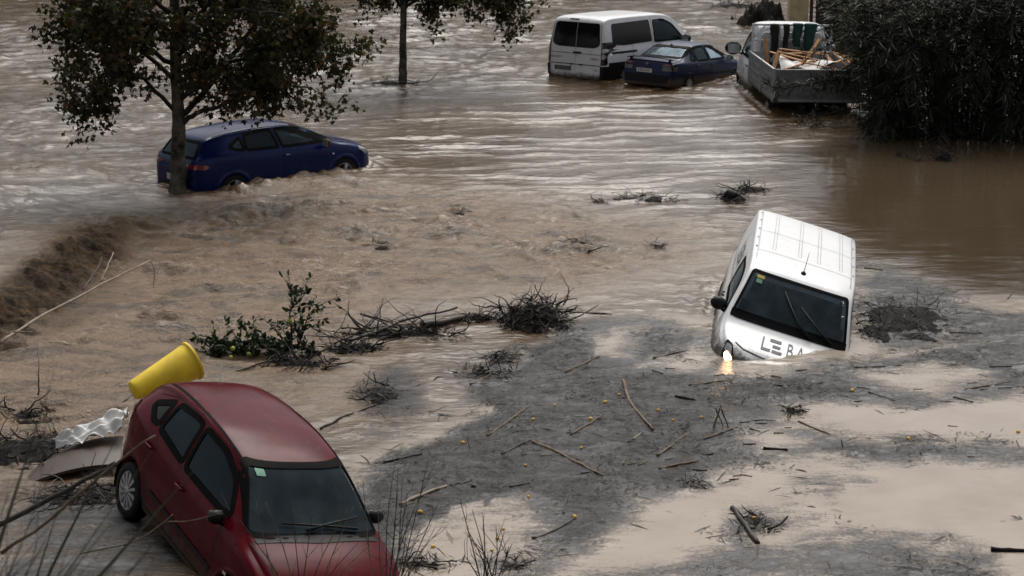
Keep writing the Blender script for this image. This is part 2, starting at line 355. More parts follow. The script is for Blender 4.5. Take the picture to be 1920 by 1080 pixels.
def surface(X, Y):
    """height of the flood and its material fields"""
    warpx = fbm(X * .35, Y * .35, 3, 40) * .55; warpy = fbm(X * .35 + 50, Y * .35, 3, 44) * .55
    fx, fy = X + warpx * .5, Y + warpy * .5
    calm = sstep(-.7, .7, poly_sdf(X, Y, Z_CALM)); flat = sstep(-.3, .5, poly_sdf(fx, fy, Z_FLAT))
    turb = sstep(-2.2, 1.6, poly_sdf(fx, fy, Z_TURB)) * (1 - flat); train = sstep(-1.5, 1.5, poly_sdf(X, Y, Z_TRAIN)) * (1 - calm)
    chop = sstep(-2.5, 2.5, poly_sdf(X, Y, Z_CHOP)) * (1 - calm)
    base = np.clip(1 - calm - flat, 0, 1)
    far = sstep(90, 64, Y) * sstep(60, 36, np.abs(X))
    h = np.zeros_like(X)
    # choppy reach upstream: short steep wavelets, drawn out across the current
    gust = .55 + .75 * sstep(-.5, .6, fbm(X * .12, Y * .16, 2, 7))
    c1 = fbm(X * .80 + warpx, Y * 1.30 + warpy - .25 * X, 3, 3, .5)
    c2 = 1 - 2 * np.abs(perlin(X * 1.1 + warpx * 1.5, Y * 2.2 + .5 * X + warpy, 9))
    h += chop * gust * (.060 * c1 + .024 * c2)
    # long ripple trains in the slack between the vehicles
    ph = (Y * .985 - X * .17 + warpy * .9 + .0 * warpx)
    env = .5 + .5 * fbm(X * .30, Y * .45, 2, 21)
    h += train * np.clip(env, .12, 1) * 1.35 * (.022 * np.sin(ph * 9.5 + 2.2 * perlin(X * .25, Y * .5, 22)) + .014 * np.sin(ph * 15.5 + X * .7 + 2.5 * perlin(X * .35, Y * .6, 23)) + .012 * fbm(X * .9, Y * 2.4, 2, 24))
    # fast brown current: humps, boils and torn crests
    b1 = fbm(fx * .75, fy * 1.35 - .25 * X, 4, 30, .55)
    b2 = 1 - 2 * np.abs(fbm(fx * .8 + 7, fy * 1.7 + .3 * X, 3, 34, .5))
    b3 = fbm(X * 3.2 + 2 * warpx, Y * 5.5 + 2 * warpy, 3, 36, .6)
    b4 = 1 - 2 * np.abs(perlin(fx * .28 + 3, fy * 1.9 - .35 * X + warpy * 1.2, 39)); b5 = 1 - 2 * np.abs(perlin(fx * .45 + 8, fy * 3.4 - .5 * X + warpy * 2, 41))
    tear = sstep(.05, .55, fbm(X * .5 + 9, Y * .9, 3, 38))
    h += turb * (.045 * b4 + .020 * b5 + .070 * b1 + .062 * b2 * (.30 + .70 * tear) + .022 * b3 * (.25 + tear))
    h += base * (1 - chop) * (1 - train) * (1 - turb) * .028 * fbm(X * .8, Y * 1.6, 4, 50, .5)
    h += .004 * base * fbm(X * 2.5, Y * 6, 2, 55)
    h += calm * .0035 * fbm(X * .9, Y * 2.4, 3, 60)
    hump = [(850, 440, .16, .55, .8), (1010, 470, .10, .7, .6), (690, 445, .10, .8, .5), (1180, 480, .07, .8, .4), (620, 400, .08, 1.0, .5)]
    for px, py, a, rx, ry in hump:
        c = at(px, py); h += a * np.exp(-((X - c.x + .25 * (Y - c.y)) / rx) ** 2 - ((Y - c.y) / ry) ** 2) * (1 + .5 * b3)
    # the ledge at the left where the upper water tips over
    sd = poly_sdf(X + .18 * fbm(X * 1.3, Y * 1.3, 3, 61), Y + .25 * fbm(X * 1.1, Y * 1.1 + 9, 3, 64), Z_LEDGE)
    fade = sstep(.3, 5.5, np.hypot(X - L_END.x, Y - L_END.y))
    step = sstep(-.95, .40, sd) * (1 - .85 * sstep(.8, 6, sd))
    face = np.exp(-((sd + .2) / .55) ** 2) * fade
    h += .40 * fade * step + face * (.13 * fbm(X * 1.6, Y * 1.6, 5, 66, .62) + .03 * b3)
    # wake beside the stranded hatchback
    dw = line_dist(X, Y, LEON_WAKE)
    h += np.exp(-(dw / .30) ** 2) * (.07 + .05 * b3)
    # water piling up and breaking round the stranded vehicles
    for q in HULLS:
        dd = -poly_sdf(X, Y, q); ring = np.exp(-np.clip(dd, 0, None) / .35) * (dd > -.4) * (dd < 2.0)
        h += ring * (.018 * np.sin(dd * 22 + 3 * warpx) + .020 * b3 + .012) * (1 - .7 * flat)
    h += .065 * np.exp(-np.clip(-poly_sdf(X, Y, HULLS[3]), 0, None) / .45) * sstep(27.6, 26.2, Y)
    # silt: dark fine mud and straw lying on the slack water
    n1 = fbm(X * .9, Y * .9, 4, 70) * .30
    silt = np.full_like(X, -2.0)
    for pts, bias in SILT: silt = np.maximum(silt, np.clip((poly_sdf(fx, fy, pts) + n1 * .5) / .42, -1.6, .9) + bias)
    for pts, bias in HOLES: silt = np.minimum(silt, -np.clip((poly_sdf(fx, fy, pts) + n1 * .5) / .40, -1.6, 1.1) - bias + .6)
    silt = silt * 1.0 + n1
    silt = np.where(silt > .2, silt + 1.1 * sstep(-.5, .6, poly_sdf(fx, fy, Z_CLOT) + n1 * 1.5), silt)      # thickest, clotted part of the mat
    sm = sstep(-.1, .8, silt)
    h += flat * (.006 * fbm(X * 1.3, Y * 1.3, 4, 80) + sm * (.022 * np.maximum(0, fbm(X * 2.4, Y * 2.4, 4, 84, .6)) + .010 * np.maximum(0, fbm(X * 9, Y * 9, 3, 88, .6))))
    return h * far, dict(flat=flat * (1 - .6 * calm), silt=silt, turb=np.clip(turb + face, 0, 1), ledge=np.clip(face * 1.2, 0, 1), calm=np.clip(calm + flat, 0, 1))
def water_z(x, y): return float(surface(np.array([[x]]), np.array([[y]]))[0][0, 0])

def water_material():
    t = NT('muddy_floodwater'); b = t.n('ShaderNodeBsdfPrincipled'); t.l(b.outputs[0], t.out.inputs[0])
    pos = t.n('ShaderNodeNewGeometry').outputs['Position']
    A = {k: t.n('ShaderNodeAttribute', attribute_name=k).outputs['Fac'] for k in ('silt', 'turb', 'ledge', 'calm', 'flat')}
    st = t.n('ShaderNodeMapping'); t.l(pos, st.inputs[0]); st.inputs['Scale'].default_value = (.55, 1.25, 1); st.inputs['Rotation'].default_value = (0, 0, math.radians(8))
    sv = st.outputs[0]
    st2 = t.n('ShaderNodeMapping'); t.l(pos, st2.inputs[0]); st2.inputs['Scale'].default_value = (.42, 1.1, 1); st2.inputs['Rotation'].default_value = (0, 0, math.radians(-12))
    big = t.noise(pos, .35, 4); mid = t.noise(sv, 3.2, 6, .6, .6); fine = t.noise(pos, 22, 8, .68); speck = t.noise(pos, 70, 3, .6)
    streak = t.noise(st2.outputs[0], 4.5, 9, .66, 1.4); swirl = t.noise(st2.outputs[0], 1.6, 6, .6, 2.5)
    # brown suspension
    wc = t.mix(t.ramp(mid, .3, .7), (.085, .053, .026), (.052, .032, .016)); wc = t.mix(t.ramp(big, .35, .65), wc, (.105, .068, .036))
    wc = t.mix(t.math('MULTIPLY', A['turb'], t.ramp(streak, .20, .60)), wc, (.225, .146, .084))
    st3 = t.n('ShaderNodeMapping'); t.l(pos, st3.inputs[0]); st3.inputs['Scale'].default_value = (.30, 1.35, 1); st3.inputs['Rotation'].default_value = (0, 0, math.radians(9)); tornv = t.noise(st3.outputs[0], 1.7, 8, .64, 1.0); dk = t.math('MULTIPLY', A['turb'], t.ramp(t.math('ADD', t.math('MULTIPLY', fine, .35), t.math('MULTIPLY', tornv, .8)), .57, .68))
    wc = t.mix(t.math('MULTIPLY', dk, .7), wc, (.040, .027, .017))
    ld = t.math('MULTIPLY', A['ledge'], t.ramp(streak, .25, .60))
    wc = t.mix(t.math('MULTIPLY', ld, .95), wc, (.026, .018, .012))
    wc = t.mix(t.math('MULTIPLY', A['calm'], .8), wc, (.070, .052, .033))
    wc = t.mix(A['flat'], wc, t.mix(t.ramp(t.noise(pos, 1.3, 5, .6), .3, .7), (.35, .290, .235), (.29, .235, .185)))     # sky brightness painted as pale tan into the slack shallows
    # silt film
    sf = t.math('ADD', A['silt'], t.math('MULTIPLY', t.math('SUBTRACT', streak, .5), 2.2))
    sf = t.math('ADD', sf, t.math('MULTIPLY', t.math('SUBTRACT', swirl, .5), 2.0))
    sf = t.math('ADD', sf, t.math('MULTIPLY', t.math('SUBTRACT', fine, .5), 1.9))
    sm = t.ramp(sf, -.45, .95)
    sc = t.mix(t.ramp(t.math('ADD', t.math('MULTIPLY', fine, .7), t.math('MULTIPLY', streak, .3)), .36, .62), (.0045, .0042, .0042), (.024, .022, .022))
    sc = t.mix(t.ramp(t.math('ADD', t.math('MULTIPLY', swirl, .6), t.math('MULTIPLY', streak, .4)), .47, .60), sc, (.066, .062, .064))
    clot = t.ramp(t.math('ADD', A['silt'], t.math('ADD', t.math('MULTIPLY', t.math('SUBTRACT', fine, .5), 3.2), t.math('MULTIPLY', t.math('SUBTRACT', streak, .5), 2.4))), 1.0, 2.3)
    sc = t.mix(t.math('MULTIPLY', clot, t.fmix(t.ramp(swirl, .36, .64), .95, .35)), sc, (.009, .008, .0078))
    sc = t.mix(t.ramp(speck, .66, .76), sc, (.06, .052, .045))
    col = t.mix(sm, wc, sc); t.l(col, b.inputs['Base Color'])
    ro = t.fmix(A['turb'], t.fmix(A['calm'], .06, .035), .10); ro = t.fmix(A['ledge'], ro, .5); ro = t.fmix(sm, ro, t.fmix(clot, t.fmix(t.ramp(swirl, .40, .60), .38, .14), t.fmix(t.ramp(streak, .40, .60), .50, .20))); t.l(ro, b.inputs['Roughness'])
    b.inputs['IOR'].default_value = 1.42
    t.l(t.math('MULTIPLY', t.fmix(sm, .55, .34), t.fmix(A['ledge'], 1.0, .15)), b.inputs['Specular IOR Level'])
    # relief too fine for the mesh
    rip = t.noise(sv, 7.5, 5, .6, .3)
    hgt = t.math('MULTIPLY', rip, t.fmix(A['calm'], .026, .002))
    hgt = t.math('ADD', hgt, t.math('MULTIPLY', t.math('MULTIPLY', fine, A['turb']), .035))
    hgt = t.math('ADD', hgt, t.math('MULTIPLY', t.math('MULTIPLY', fine, A['ledge']), .02))
    hgt = t.math('ADD', hgt, t.math('MULTIPLY', t.math('MULTIPLY', fine, sm), t.fmix(clot, .010, .018)))
    bm = t.n('ShaderNodeBump'); bm.inputs['Strength'].default_value = 1; bm.inputs['Distance'].default_value = 1; t.l(hgt, bm.inputs['Height'])
    t.l(bm.outputs[0], b.inputs['Normal'])
    return t.m
def build_flood():
    rows = [-60., -20., 0., 8., 13.]; y = 15.5
    while y < 74: rows.append(y); y += .026 * (max(y, 19) / 20) ** 1.28
    while y < 6000: rows.append(y); y *= 1.12
    rows = np.array(rows); NU = 780
    u = np.linspace(-1, 1, NU); ext = np.array([1.04, 1.12, 1.3, 1.8, 3, 6, 14, 40, 150])
    u = np.concatenate([-ext[::-1], u, ext])
    hw = .322 * (np.clip(rows, 14, None) * math.cos(PITCH) + CAMH * math.sin(PITCH))
    X = u[None, :] * hw[:, None]; Y = np.repeat(rows[:, None], len(u), 1)
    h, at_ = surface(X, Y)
    V = np.stack([X, Y, h], -1).reshape(-1, 3)
    R, Cn = X.shape; idx = np.arange(R * Cn).reshape(R, Cn)
    Fc = np.stack([idx[:-1, :-1], idx[:-1, 1:], idx[1:, 1:], idx[1:, :-1]], -1).reshape(-1, 4)
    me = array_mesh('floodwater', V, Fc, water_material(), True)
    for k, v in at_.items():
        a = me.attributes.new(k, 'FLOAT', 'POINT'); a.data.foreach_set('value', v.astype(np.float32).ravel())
    o = link(bpy.data.objects.new('floodwater', me)); o['kind'] = 'structure'
    return o
build_flood()

# the near bank under the viewpoint, below the bottom edge of the picture
def build_bank():
    xs = np.linspace(-26, 26, 120); ys = np.linspace(-14, 17.6, 90)
    X, Y = np.meshgrid(xs, ys)
    z = np.clip((17.2 - Y) * .385, -.2, 5.8) + .10 * fbm(X * .8, Y * .8, 4, 90) - .06
    V = np.stack([X, Y, z], -1).reshape(-1, 3); R, Cn = X.shape; idx = np.arange(R * Cn).reshape(R, Cn)
    Fc = np.stack([idx[:-1, :-1], idx[:-1, 1:], idx[1:, 1:], idx[1:, :-1]], -1).reshape(-1, 4)
    o = link(bpy.data.objects.new('river_bank', array_mesh('river_bank', V, Fc, M['bank'], True))); o['kind'] = 'structure'
def bank_z(y): return max((17.2 - y) * .385 - .06, 0)
build_bank()

# unseen wooded rise, inferred on the far bank and added to darken the water's reflections
def added_far_bank():
    xs = np.linspace(-150, 150, 300); ys = np.linspace(84, 150, 60); X, Y = np.meshgrid(xs, ys)
    z = (8.5 + 4.5 * sstep(15, -25, X)) * sstep(84, 96, Y + 5 * fbm(X * .05, Y * .05, 3, 401)) * (.75 + .5 * fbm(X * .09, Y * .09, 4, 402)) + 5 * sstep(100, 150, Y) - .3 + sstep(84, 92, Y) * 1.2 * fbm(X * .5, Y * .5, 3, 405)
    V = np.stack([X, Y, z], -1).reshape(-1, 3); R_, Cn = X.shape; idx = np.arange(R_ * Cn).reshape(R_, Cn)
    Fc = np.stack([idx[:-1, :-1], idx[:-1, 1:], idx[1:, 1:], idx[1:, :-1]], -1).reshape(-1, 4)
    m = pbr('added_bank_scrub', (.030, .034, .016), .95, 0, (.050, .042, .024), .4, bump=.8, bscale=2, spec=.1)
    o = link(bpy.data.objects.new('hills', array_mesh('hills', V, Fc, m, True))); o['kind'] = 'structure'
added_far_bank()

# ------------------------------------------------------------------ vehicles: lofted bodies, windows and trim laid onto them
def pchip(pts, xs):
    p = np.array(pts, float); x, y = p[:, 0], p[:, 1]; h = np.diff(x); d = np.diff(y) / h; m = np.zeros(len(x))
    m[0], m[-1] = d[0], d[-1]
    for i in range(1, len(x) - 1):
        if d[i - 1] * d[i] > 0:
            w1, w2 = 2 * h[i] + h[i - 1], h[i] + 2 * h[i - 1]; m[i] = (w1 + w2) / (w1 / d[i - 1] + w2 / d[i])
    i = np.clip(np.searchsorted(x, xs) - 1, 0, len(h) - 1); t = (xs - x[i]) / h[i]
    return y[i] * (1 + 2 * t) * (1 - t) ** 2 + m[i] * h[i] * t * (1 - t) ** 2 + y[i + 1] * t * t * (3 - 2 * t) + m[i + 1] * h[i] * t * t * (t - 1)
class Body:
    """side profile, plan widths and belt line -> one closed loft (x forward, y left, z up)"""
    def __init__(s, top, w, belt, wtop, crown, bot, n=130, expo=2.7, lower=None):
        x0, x1 = top[0][0], top[-1][0]
        xf = np.linspace(x0, x1, 6000); zf = pchip(top, xf)
        al = np.concatenate([[0], np.cumsum(np.hypot(np.diff(xf), np.diff(zf)))])
        xs = np.interp(np.linspace(0, al[-1], n), al, xf); zt = pchip(top, xs)
        W, B, T, Cr, Bo = (pchip(q, xs) for q in (w, belt, wtop, crown, bot))
        Cr = np.minimum(Cr, np.maximum(.012, (zt - Bo) * .3)); rail = zt - Cr
        B = np.minimum(B, rail - .012); Bo = np.minimum(Bo, B - .02)
        T = np.minimum(T, W * .97)
        lt = np.array(lower or [(0, .90), (.06, .95), (.18, .985), (.4, 1.0), (.62, .998), (.82, .985), (.93, .972), (1, .955)])
        f1 = np.linspace(0, 1, 15); lw = pchip(lt, f1)
        f2 = np.linspace(0, 1, 12)[1:]; a = np.linspace(0, math.pi / 2, 13)[1:]
        half = []
        for i in range(n):
            r = [(W[i] * q, Bo[i] + (B[i] - Bo[i]) * f) for f, q in zip(f1, lw)]
            yb = W[i] * lw[-1]
            r += [(yb + (T[i] - yb) * f + .014 * math.sin(math.pi * f), B[i] + (rail[i] - B[i]) * f) for f in f2]
            r += [(T[i] * max(math.cos(k), 0) ** (2 / expo), rail[i] + Cr[i] * math.sin(k) ** (2 / expo)) for k in a]
            half.append(r)
        V = []; m = len(half[0])
        for i in range(n):
            V += [(xs[i], y, z) for y, z in half[i]] + [(xs[i], -y, z) for y, z in reversed(half[i][:-1])]
        k = 2 * m - 1; Fc = []
        for i in range(n - 1):
            for j in range(k):
                a0, b0 = i * k + j, i * k + (j + 1) % k
                Fc.append((a0, b0, b0 + k, a0 + k))
        Fc.append(tuple(range(k - 1, -1, -1))); Fc.append(tuple((n - 1) * k + j for j in range(k)))
        me = MB().add(V, Fc).mesh('body')
        bm = bmesh.new(); bm.from_mesh(me); s.bm = bm; bm.normal_update()
        s.bvh = BVHTree.FromBMesh(bm); s.me = me
        s.holes = []
    def ray(s, ax, a, b):
        o, d = {'R': ((a, -4, b), (0, 1, 0)), 'L': ((a, 4, b), (0, -1, 0)), 'F': ((6, a, b), (-1, 0, 0)), 'B': ((-6, a, b), (1, 0, 0)), 'T': ((a, b, 5), (0, 0, -1))}[ax]
        h, nn, i, t = s.bvh.ray_cast(Vector(o), Vector(d))
        if h is None:
            h, nn, i, t = s.bvh.find_nearest(Vector(o) + Vector(d) * 4)
        if nn.dot(Vector(d)) > 0: nn = -nn
        return h, nn
    def cut(s, ax, poly): s.holes.append((ax, poly))
    def finish(s, mat, parent, arches=(), name='body'):
        bm = s.bm; kill = []
        for f in bm.faces:
            c = f.calc_center_median(); nn = f.normal
            for ax, poly in s.holes:
                q = {'R': (c.x, c.z), 'L': (c.x, c.z), 'F': (c.y, c.z), 'B': (c.y, c.z)}[ax]
                ok = {'R': c.y < 0 and nn.y < -.3, 'L': c.y > 0 and nn.y > .3, 'F': nn.x > .12 and c.x > -.2, 'B': nn.x < -.12 and c.x < .2}[ax]
                if ok and inpoly(q, poly): kill.append(f); break
            else:
                for ax_, az, ar in arches:
                    if math.hypot(c.x - ax_, c.z - az) < ar and abs(c.y) > .45: kill.append(f); break
        bmesh.ops.delete(bm, geom=kill, context='FACES')
        me = bpy.data.meshes.new(name); bm.to_mesh(me); bm.free()
        me.polygons.foreach_set('use_smooth', [True] * len(me.polygons)); me.materials.append(mat)
        return link(bpy.data.objects.new(name, me), parent)
def inpoly(p, poly):
    x, y = p; c = False; j = len(poly) - 1
    for i in range(len(poly)):
        if (poly[i][1] > y) != (poly[j][1] > y) and x < (poly[j][0] - poly[i][0]) * (y - poly[i][1]) / (poly[j][1] - poly[i][1]) + poly[i][0]: c = not c
        j = i
    return c
def rounded(pts, rad, step=.03):
    """corner-rounded outline, evenly sampled"""
    out = []; n = len(pts); rad = rad if hasattr(rad, '__len__') else [rad] * n
    for i in range(n):
        p, a, b = Vector(pts[i]), Vector(pts[i - 1]), Vector(pts[(i + 1) % n])
        u, v = (a - p), (b - p); r = min(rad[i], u.length * .48, v.length * .48)
        s0, s1 = p + u.normalized() * r, p + v.normalized() * r
        for k in range(7):
            t = k / 6; out.append(s0 * (1 - t) ** 2 + p * 2 * t * (1 - t) + s1 * t * t)
    res = []; m = len(out)
    for i in range(m):
        a, b = out[i], out[(i + 1) % m]; L = (b - a).length; k = max(1, int(L / step))
        res += [tuple(a + (b - a) * (j / k)) for j in range(k)]
    return res
def offset(poly, d):
    """grow (d>0) a convex outline"""
    n = len(poly); area = sum(poly[i][0] * poly[(i + 1) % n][1] - poly[(i + 1) % n][0] * poly[i][1] for i in range(n)); sg = 1 if area > 0 else -1
    out = []
    for i in range(n):
        a, b = Vector(poly[i - 1]), Vector(poly[(i + 1) % n]); t = (b - a)
        t = t.normalized() if t.length > 1e-9 else Vector((1, 0)); out.append((poly[i][0] + t.y * sg * d, poly[i][1] - t.x * sg * d))
    return out
def conform(B, ax, outer, inner=None, off=.004, rings=5):
    """mesh on the body surface: filled outline, or the band between two outlines"""
    mb = MB(); n = len(outer)
    if inner is None:
        cx, cy = sum(p[0] for p in outer) / n, sum(p[1] for p in outer) / n
        fr = [1 - k / rings for k in range(rings)]
        loops = [[(cx + (p[0] - cx) * f, cy + (p[1] - cy) * f) for p in outer] for f in fr]
    else: loops = [outer, [((a[0] + b[0]) / 2, (a[1] + b[1]) / 2) for a, b in zip(outer, inner)], inner]
    for lp in loops:
        for p in lp:
            h, nn = B.ray(ax, *p); mb.v.append(tuple(h + nn * off))
    for r in range(len(loops) - 1):
        for i in range(n):
            a, b = r * n + i, r * n + (i + 1) % n; mb.f.append((a, b, b + n, a + n))
    if inner is None:
        h, nn = B.ray(ax, cx, cy); mb.v.append(tuple(h + nn * off)); e = len(mb.v) - 1
        for i in range(n): mb.f.append(((rings - 1) * n + i, (rings - 1) * n + (i + 1) % n, e))
    return mb
def decal(B, ax, poly, name, mat, parent, off=.006, rings=3): return conform(B, ax, poly, None, off, rings).build(name, mat, parent)
def window(B, ax, poly, parent, name='window', gm='glass', frame=.028, fm='rubber'):
    B.cut(ax, poly)
    g = conform(B, ax, offset(poly, -.012), None, -.004, 5).build(name, M[gm], parent)
    conform(B, ax, offset(poly, frame), offset(poly, -.024), .005).build('window_seal', M[fm], g)
    return g
def strip(B, ax, pts, wd, name, mat, parent, off=.003, step=.06):
    """narrow line following the surface"""
    P = []
    for a, b in zip(pts[:-1], pts[1:]):
        k = max(1, int(math.dist(a, b) / step)); P += [(a[0] + (b[0] - a[0]) * j / k, a[1] + (b[1] - a[1]) * j / k) for j in range(k)]
    P.append(pts[-1]); mb = MB()
    for i, p in enumerate(P):
        a, b = P[max(i - 1, 0)], P[min(i + 1, len(P) - 1)]; t = Vector((b[0] - a[0], b[1] - a[1])).normalized()
        for sg in (-.5, .5):
            h, nn = B.ray(ax, p[0] - t.y * wd * sg, p[1] + t.x * wd * sg); mb.v.append(tuple(h + nn * off))
    mb.f = [(2 * i, 2 * i + 1, 2 * i + 3, 2 * i + 2) for i in range(len(P) - 1)]
    return mb.build(name, mat, parent)
def lay_text(B, ax, body, size, c, mat, parent, width=1.0, off=.006, rot=0.0, flip=1, name='lettering'):
    me = text_mesh(body, size, mat, name, width); ca, sa = math.cos(rot), math.sin(rot)
    for v in me.vertices:
        x, y = v.co.x * flip, v.co.y
        h, nn = B.ray(ax, c[0] + x * ca - y * sa, c[1] + x * sa + y * ca); v.co = h + nn * off
    return link(bpy.data.objects.new(name, me), parent)
def wheel(parent, loc, side, r=.30, wd=.19, style='cover', steer=0.0, rm='alloy'):
    """tyre (the wheel), rim disc, spokes and hub cap; outer face towards side*y"""
    rr = r * .70; s = side
    mb = MB().lathe([(rr, -wd * .5), (r * .93, -wd * .5), (r * .99, -wd * .38), (r, -wd * .2), (r, wd * .2), (r * .99, wd * .38), (r * .93, wd * .5), (rr * 1.02, wd * .46), (rr, wd * .3), (rr, -wd * .5)], 36)
    t = mb.build('wheel', M['tyre'], parent); t.location = loc; t.rotation_euler = (0, 0, steer)
    yo = s * wd * .40
    MB().lathe([(rr * 1.0, yo), (rr * .95, yo + s * .012), (rr * .90, yo - s * .004), (rr * .88, yo - s * .05), (.0, yo - s * .06)], 36).build('rim', M[rm if style == 'cover' else rm], t)
    if style == 'cover':
        MB().lathe([(rr * .86, yo - s * .02), (rr * .2, yo - s * .015), (0, yo - s * .015)], 32).build('wheel_disc', M['black_plastic'], t)
        n, ww = 12, .030
    else:
        MB().lathe([(rr * .86, yo - s * .045), (0, yo - s * .045)], 32).build('wheel_disc', M['rubber'], t); n, ww = 5, .065
    for k in range(n):
        a = 2 * math.pi * k / n; m = Matrix.Rotation(a, 3, 'Y')
        q = MB(); p = [(rr * .16, -ww * .35), (rr * .93, -ww * .62), (rr * .93, ww * .62), (rr * .16, ww * .35)]
        P = [m @ Vector((u, yo + s * (.012 if u > rr * .5 else .018), v)) for u, v in p] + [m @ Vector((u, yo - s * .03, v)) for u, v in p]
        q.add(P, [(0, 1, 2, 3), (7, 6, 5, 4), (0, 4, 5, 1), (1, 5, 6, 2), (2, 6, 7, 3), (3, 7, 4, 0)]).build('spoke', M[rm], t, False)
    MB().lathe([(rr * .24, yo - s * .01), (rr * .22, yo + s * .022), (rr * .1, yo + s * .028), (0, yo + s * .028)], 20).build('hub_cap', M[rm], t)
    return t
def arch_lip(B, cx, cz, r, parent, mat, wd=.05, off=.012, a0=-20, a1=200):
    for sgn, ax in ((-1, 'R'), (1, 'L')):
        mb = MB(); N = 34
        for k in range(N + 1):
            a = math.radians(a0 + (a1 - a0) * k / N)
            for rr, oo in ((r + wd, .001), (r + wd * .45, off), (r - .012, off), (r - .03, -.05)):
                rq = max(rr, r + .004) if rr < r + .01 else rr
                h, nn = B.ray(ax, cx + rq * math.cos(a), max(cz + rq * math.sin(a), .26))
                p = h + nn * oo
                p.x += (rr - rq) * math.cos(a); p.z += (rr - rq) * math.sin(a); mb.v.append(tuple(p))
        mb.f = [(4 * k + j, 4 * k + j + 1, 4 * k + j + 5, 4 * k + j + 4) for k in range(N) for j in range(3)]
        mb.build('wheel_arch', mat, parent)
        ln = MB(); y0, y1 = sgn * .48, sgn * .84
        for k in range(N + 1):
            a = math.radians(-25 + 230 * k / N)
            for y in (y0, y1): ln.v.append((cx + (r + .015) * math.cos(a), y, cz + (r + .015) * math.sin(a)))
        ln.f = [(2 * k, 2 * k + 1, 2 * k + 3, 2 * k + 2) for k in range(N)]
        c = len(ln.v); ln.v += [(cx, y0, cz)]; ln.f += [(2 * k, 2 * k + 2, c) for k in range(N)]
        ln.build('arch_liner', M['rubber'], parent)
def mirror(parent, loc, side, mat, sc=1.0):
    mb = MB(); m = Matrix.Diagonal((.5, 1, .8)).to_3x3()
    bm = bmesh.new(); bmesh.ops.create_uvsphere(bm, u_segments=14, v_segments=10, radius=.105 * sc)
    for v in bm.verts:
        v.co.x = max(v.co.x * .75, -.045 * sc); v.co.y *= 1.05; v.co.z *= .85
    me = bpy.data.meshes.new('door_mirror'); bm.to_mesh(me); bm.free(); me.materials.append(mat); me.polygons.foreach_set('use_smooth', [True] * len(me.polygons))
    o = link(bpy.data.objects.new('door_mirror', me), parent); o.location = loc
    MB().box((-.047 * sc, 0, 0), (.006, .16 * sc, .12 * sc)).build('mirror_glass', M['lamp_clear'], o, False)
    MB().tube([(0, 0, -.04), (.03, -side * .12 * sc, -.08 * sc)], .02, 6).build('mirror_stalk', M['black_plastic'], o)
    return o
def seat(parent, x, y, z, wdt=.46, name='seat'):
    mb = MB(); mb.box((0, 0, 0), (.48, wdt, .16)); m = Matrix.Rotation(math.radians(-16), 3, 'Y'); mb.box((-.28, 0, .34), (.15, wdt, .62), m, .85); mb.box((-.37, 0, .72), (.10, wdt * .5, .17), m, .8)
    o = mb.build(name, M['seat'], parent, False); o.location = (x, y, z)
    bv = o.modifiers.new('bevel', 'BEVEL'); bv.width = .045; bv.segments = 2
    return o
def cabin(parent, xs, xd, zs, zd, wd, left_drive=1, rear=None):
    """seats, dashboard and steering wheel seen through the glass"""
    seat(parent, xs, .34, zs); seat(parent, xs, -.34, zs)
    if rear: seat(parent, rear, 0, zs, 1.1, 'rear_bench')
    d = MB().box((xd, 0, zd - .11), (.34, wd * 2, .22), None, .9).build('dashboard', M['interior'], parent, False)
    mb = MB(); N = 24; pts = [(0, .18 * math.cos(2 * math.pi * k / N), .18 * math.sin(2 * math.pi * k / N)) for k in range(N + 1)]
    mb.tube(pts, .016, 6, False); mb.box((0, 0, 0), (.04, .14, .08)); mb.box((0, 0, 0), (.02, .34, .03))
    o = mb.build('steering_wheel', M['interior'], parent); o.location = (xd - .30, .36 * left_drive, zd + .01); o.rotation_euler = (0, math.radians(-24), 0)
    MB().box((xs - .3, 0, zs - .2), (1.9, wd * 2, .05)).build('cabin_floor', M['interior'], parent, False)
def plate(parent, loc, text, rx=0.0, dark=False, front=False):
    o = MB().box((0, 0, 0), (.015, .52, .11)).build('number_plate', M['plate_dim' if dark else 'plate'], parent, False); o.location = loc; o.rotation_euler = (0, rx, 0)
    me = text_mesh(text, .105, M['ink_grey' if dark else 'ink'], 'plate_number', .9)
    s = 1 if front else -1
    for v in me.vertices: v.co = Vector((s * .0095, v.co.x * s, v.co.y))
    link(bpy.data.objects.new('plate_number', me), o)
    MB().box((s * .0085, -s * .245, 0), (.004, .03, .108)).build('plate_band', M['ink_navy'], o, False)
    return o
def handle(B, ax, x, z, parent, mat, ln=.17):
    h, nn = B.ray(ax, x, z); sg = -1 if ax == 'R' else 1
    mb = MB(); mb.tube([(x - ln / 2, h.y + sg * .0, z), (x - ln / 2 + .02, h.y + sg * .032, z), (x + ln / 2 - .02, h.y + sg * .032, z), (x + ln / 2, h.y + sg * .0, z)], .014, 6)
    return mb.build('door_handle', mat, parent)
def aerial(parent, base, tip, mat='black_plastic'):
    o = MB().tube([Vector(base), Vector(base) + (Vector(tip) - Vector(base)) * .12, Vector(tip)], [.007, .005, .003], 6).build('aerial', M[mat], parent)
    MB().lathe([(.042, -.01), (.036, .012), (.016, .035), (0, .038)], 14, 'z').build('aerial_base', M['black_plastic'], parent).location = base
    return o
def wiper(B, parent, pts, axis='F'):
    mb = MB(); P = []
    for p in pts:
        h, nn = B.ray(axis, *p); P.append(h + nn * .03)
    mb.tube(P, [.016] + [.012] * (len(P) - 2) + [.009], 6); return mb.build('wiper', M['black_plastic'], parent)

M['glass_black'] = pbr('black_privacy_glass', (.006, .006, .007), .12, 0, (.009, .009, .010), 4, spec=.25)
M['tail_black'] = pbr('smoked_lamp', (.012, .008, .008), .15, 0, (.03, .01, .01), 20, coat=.6)

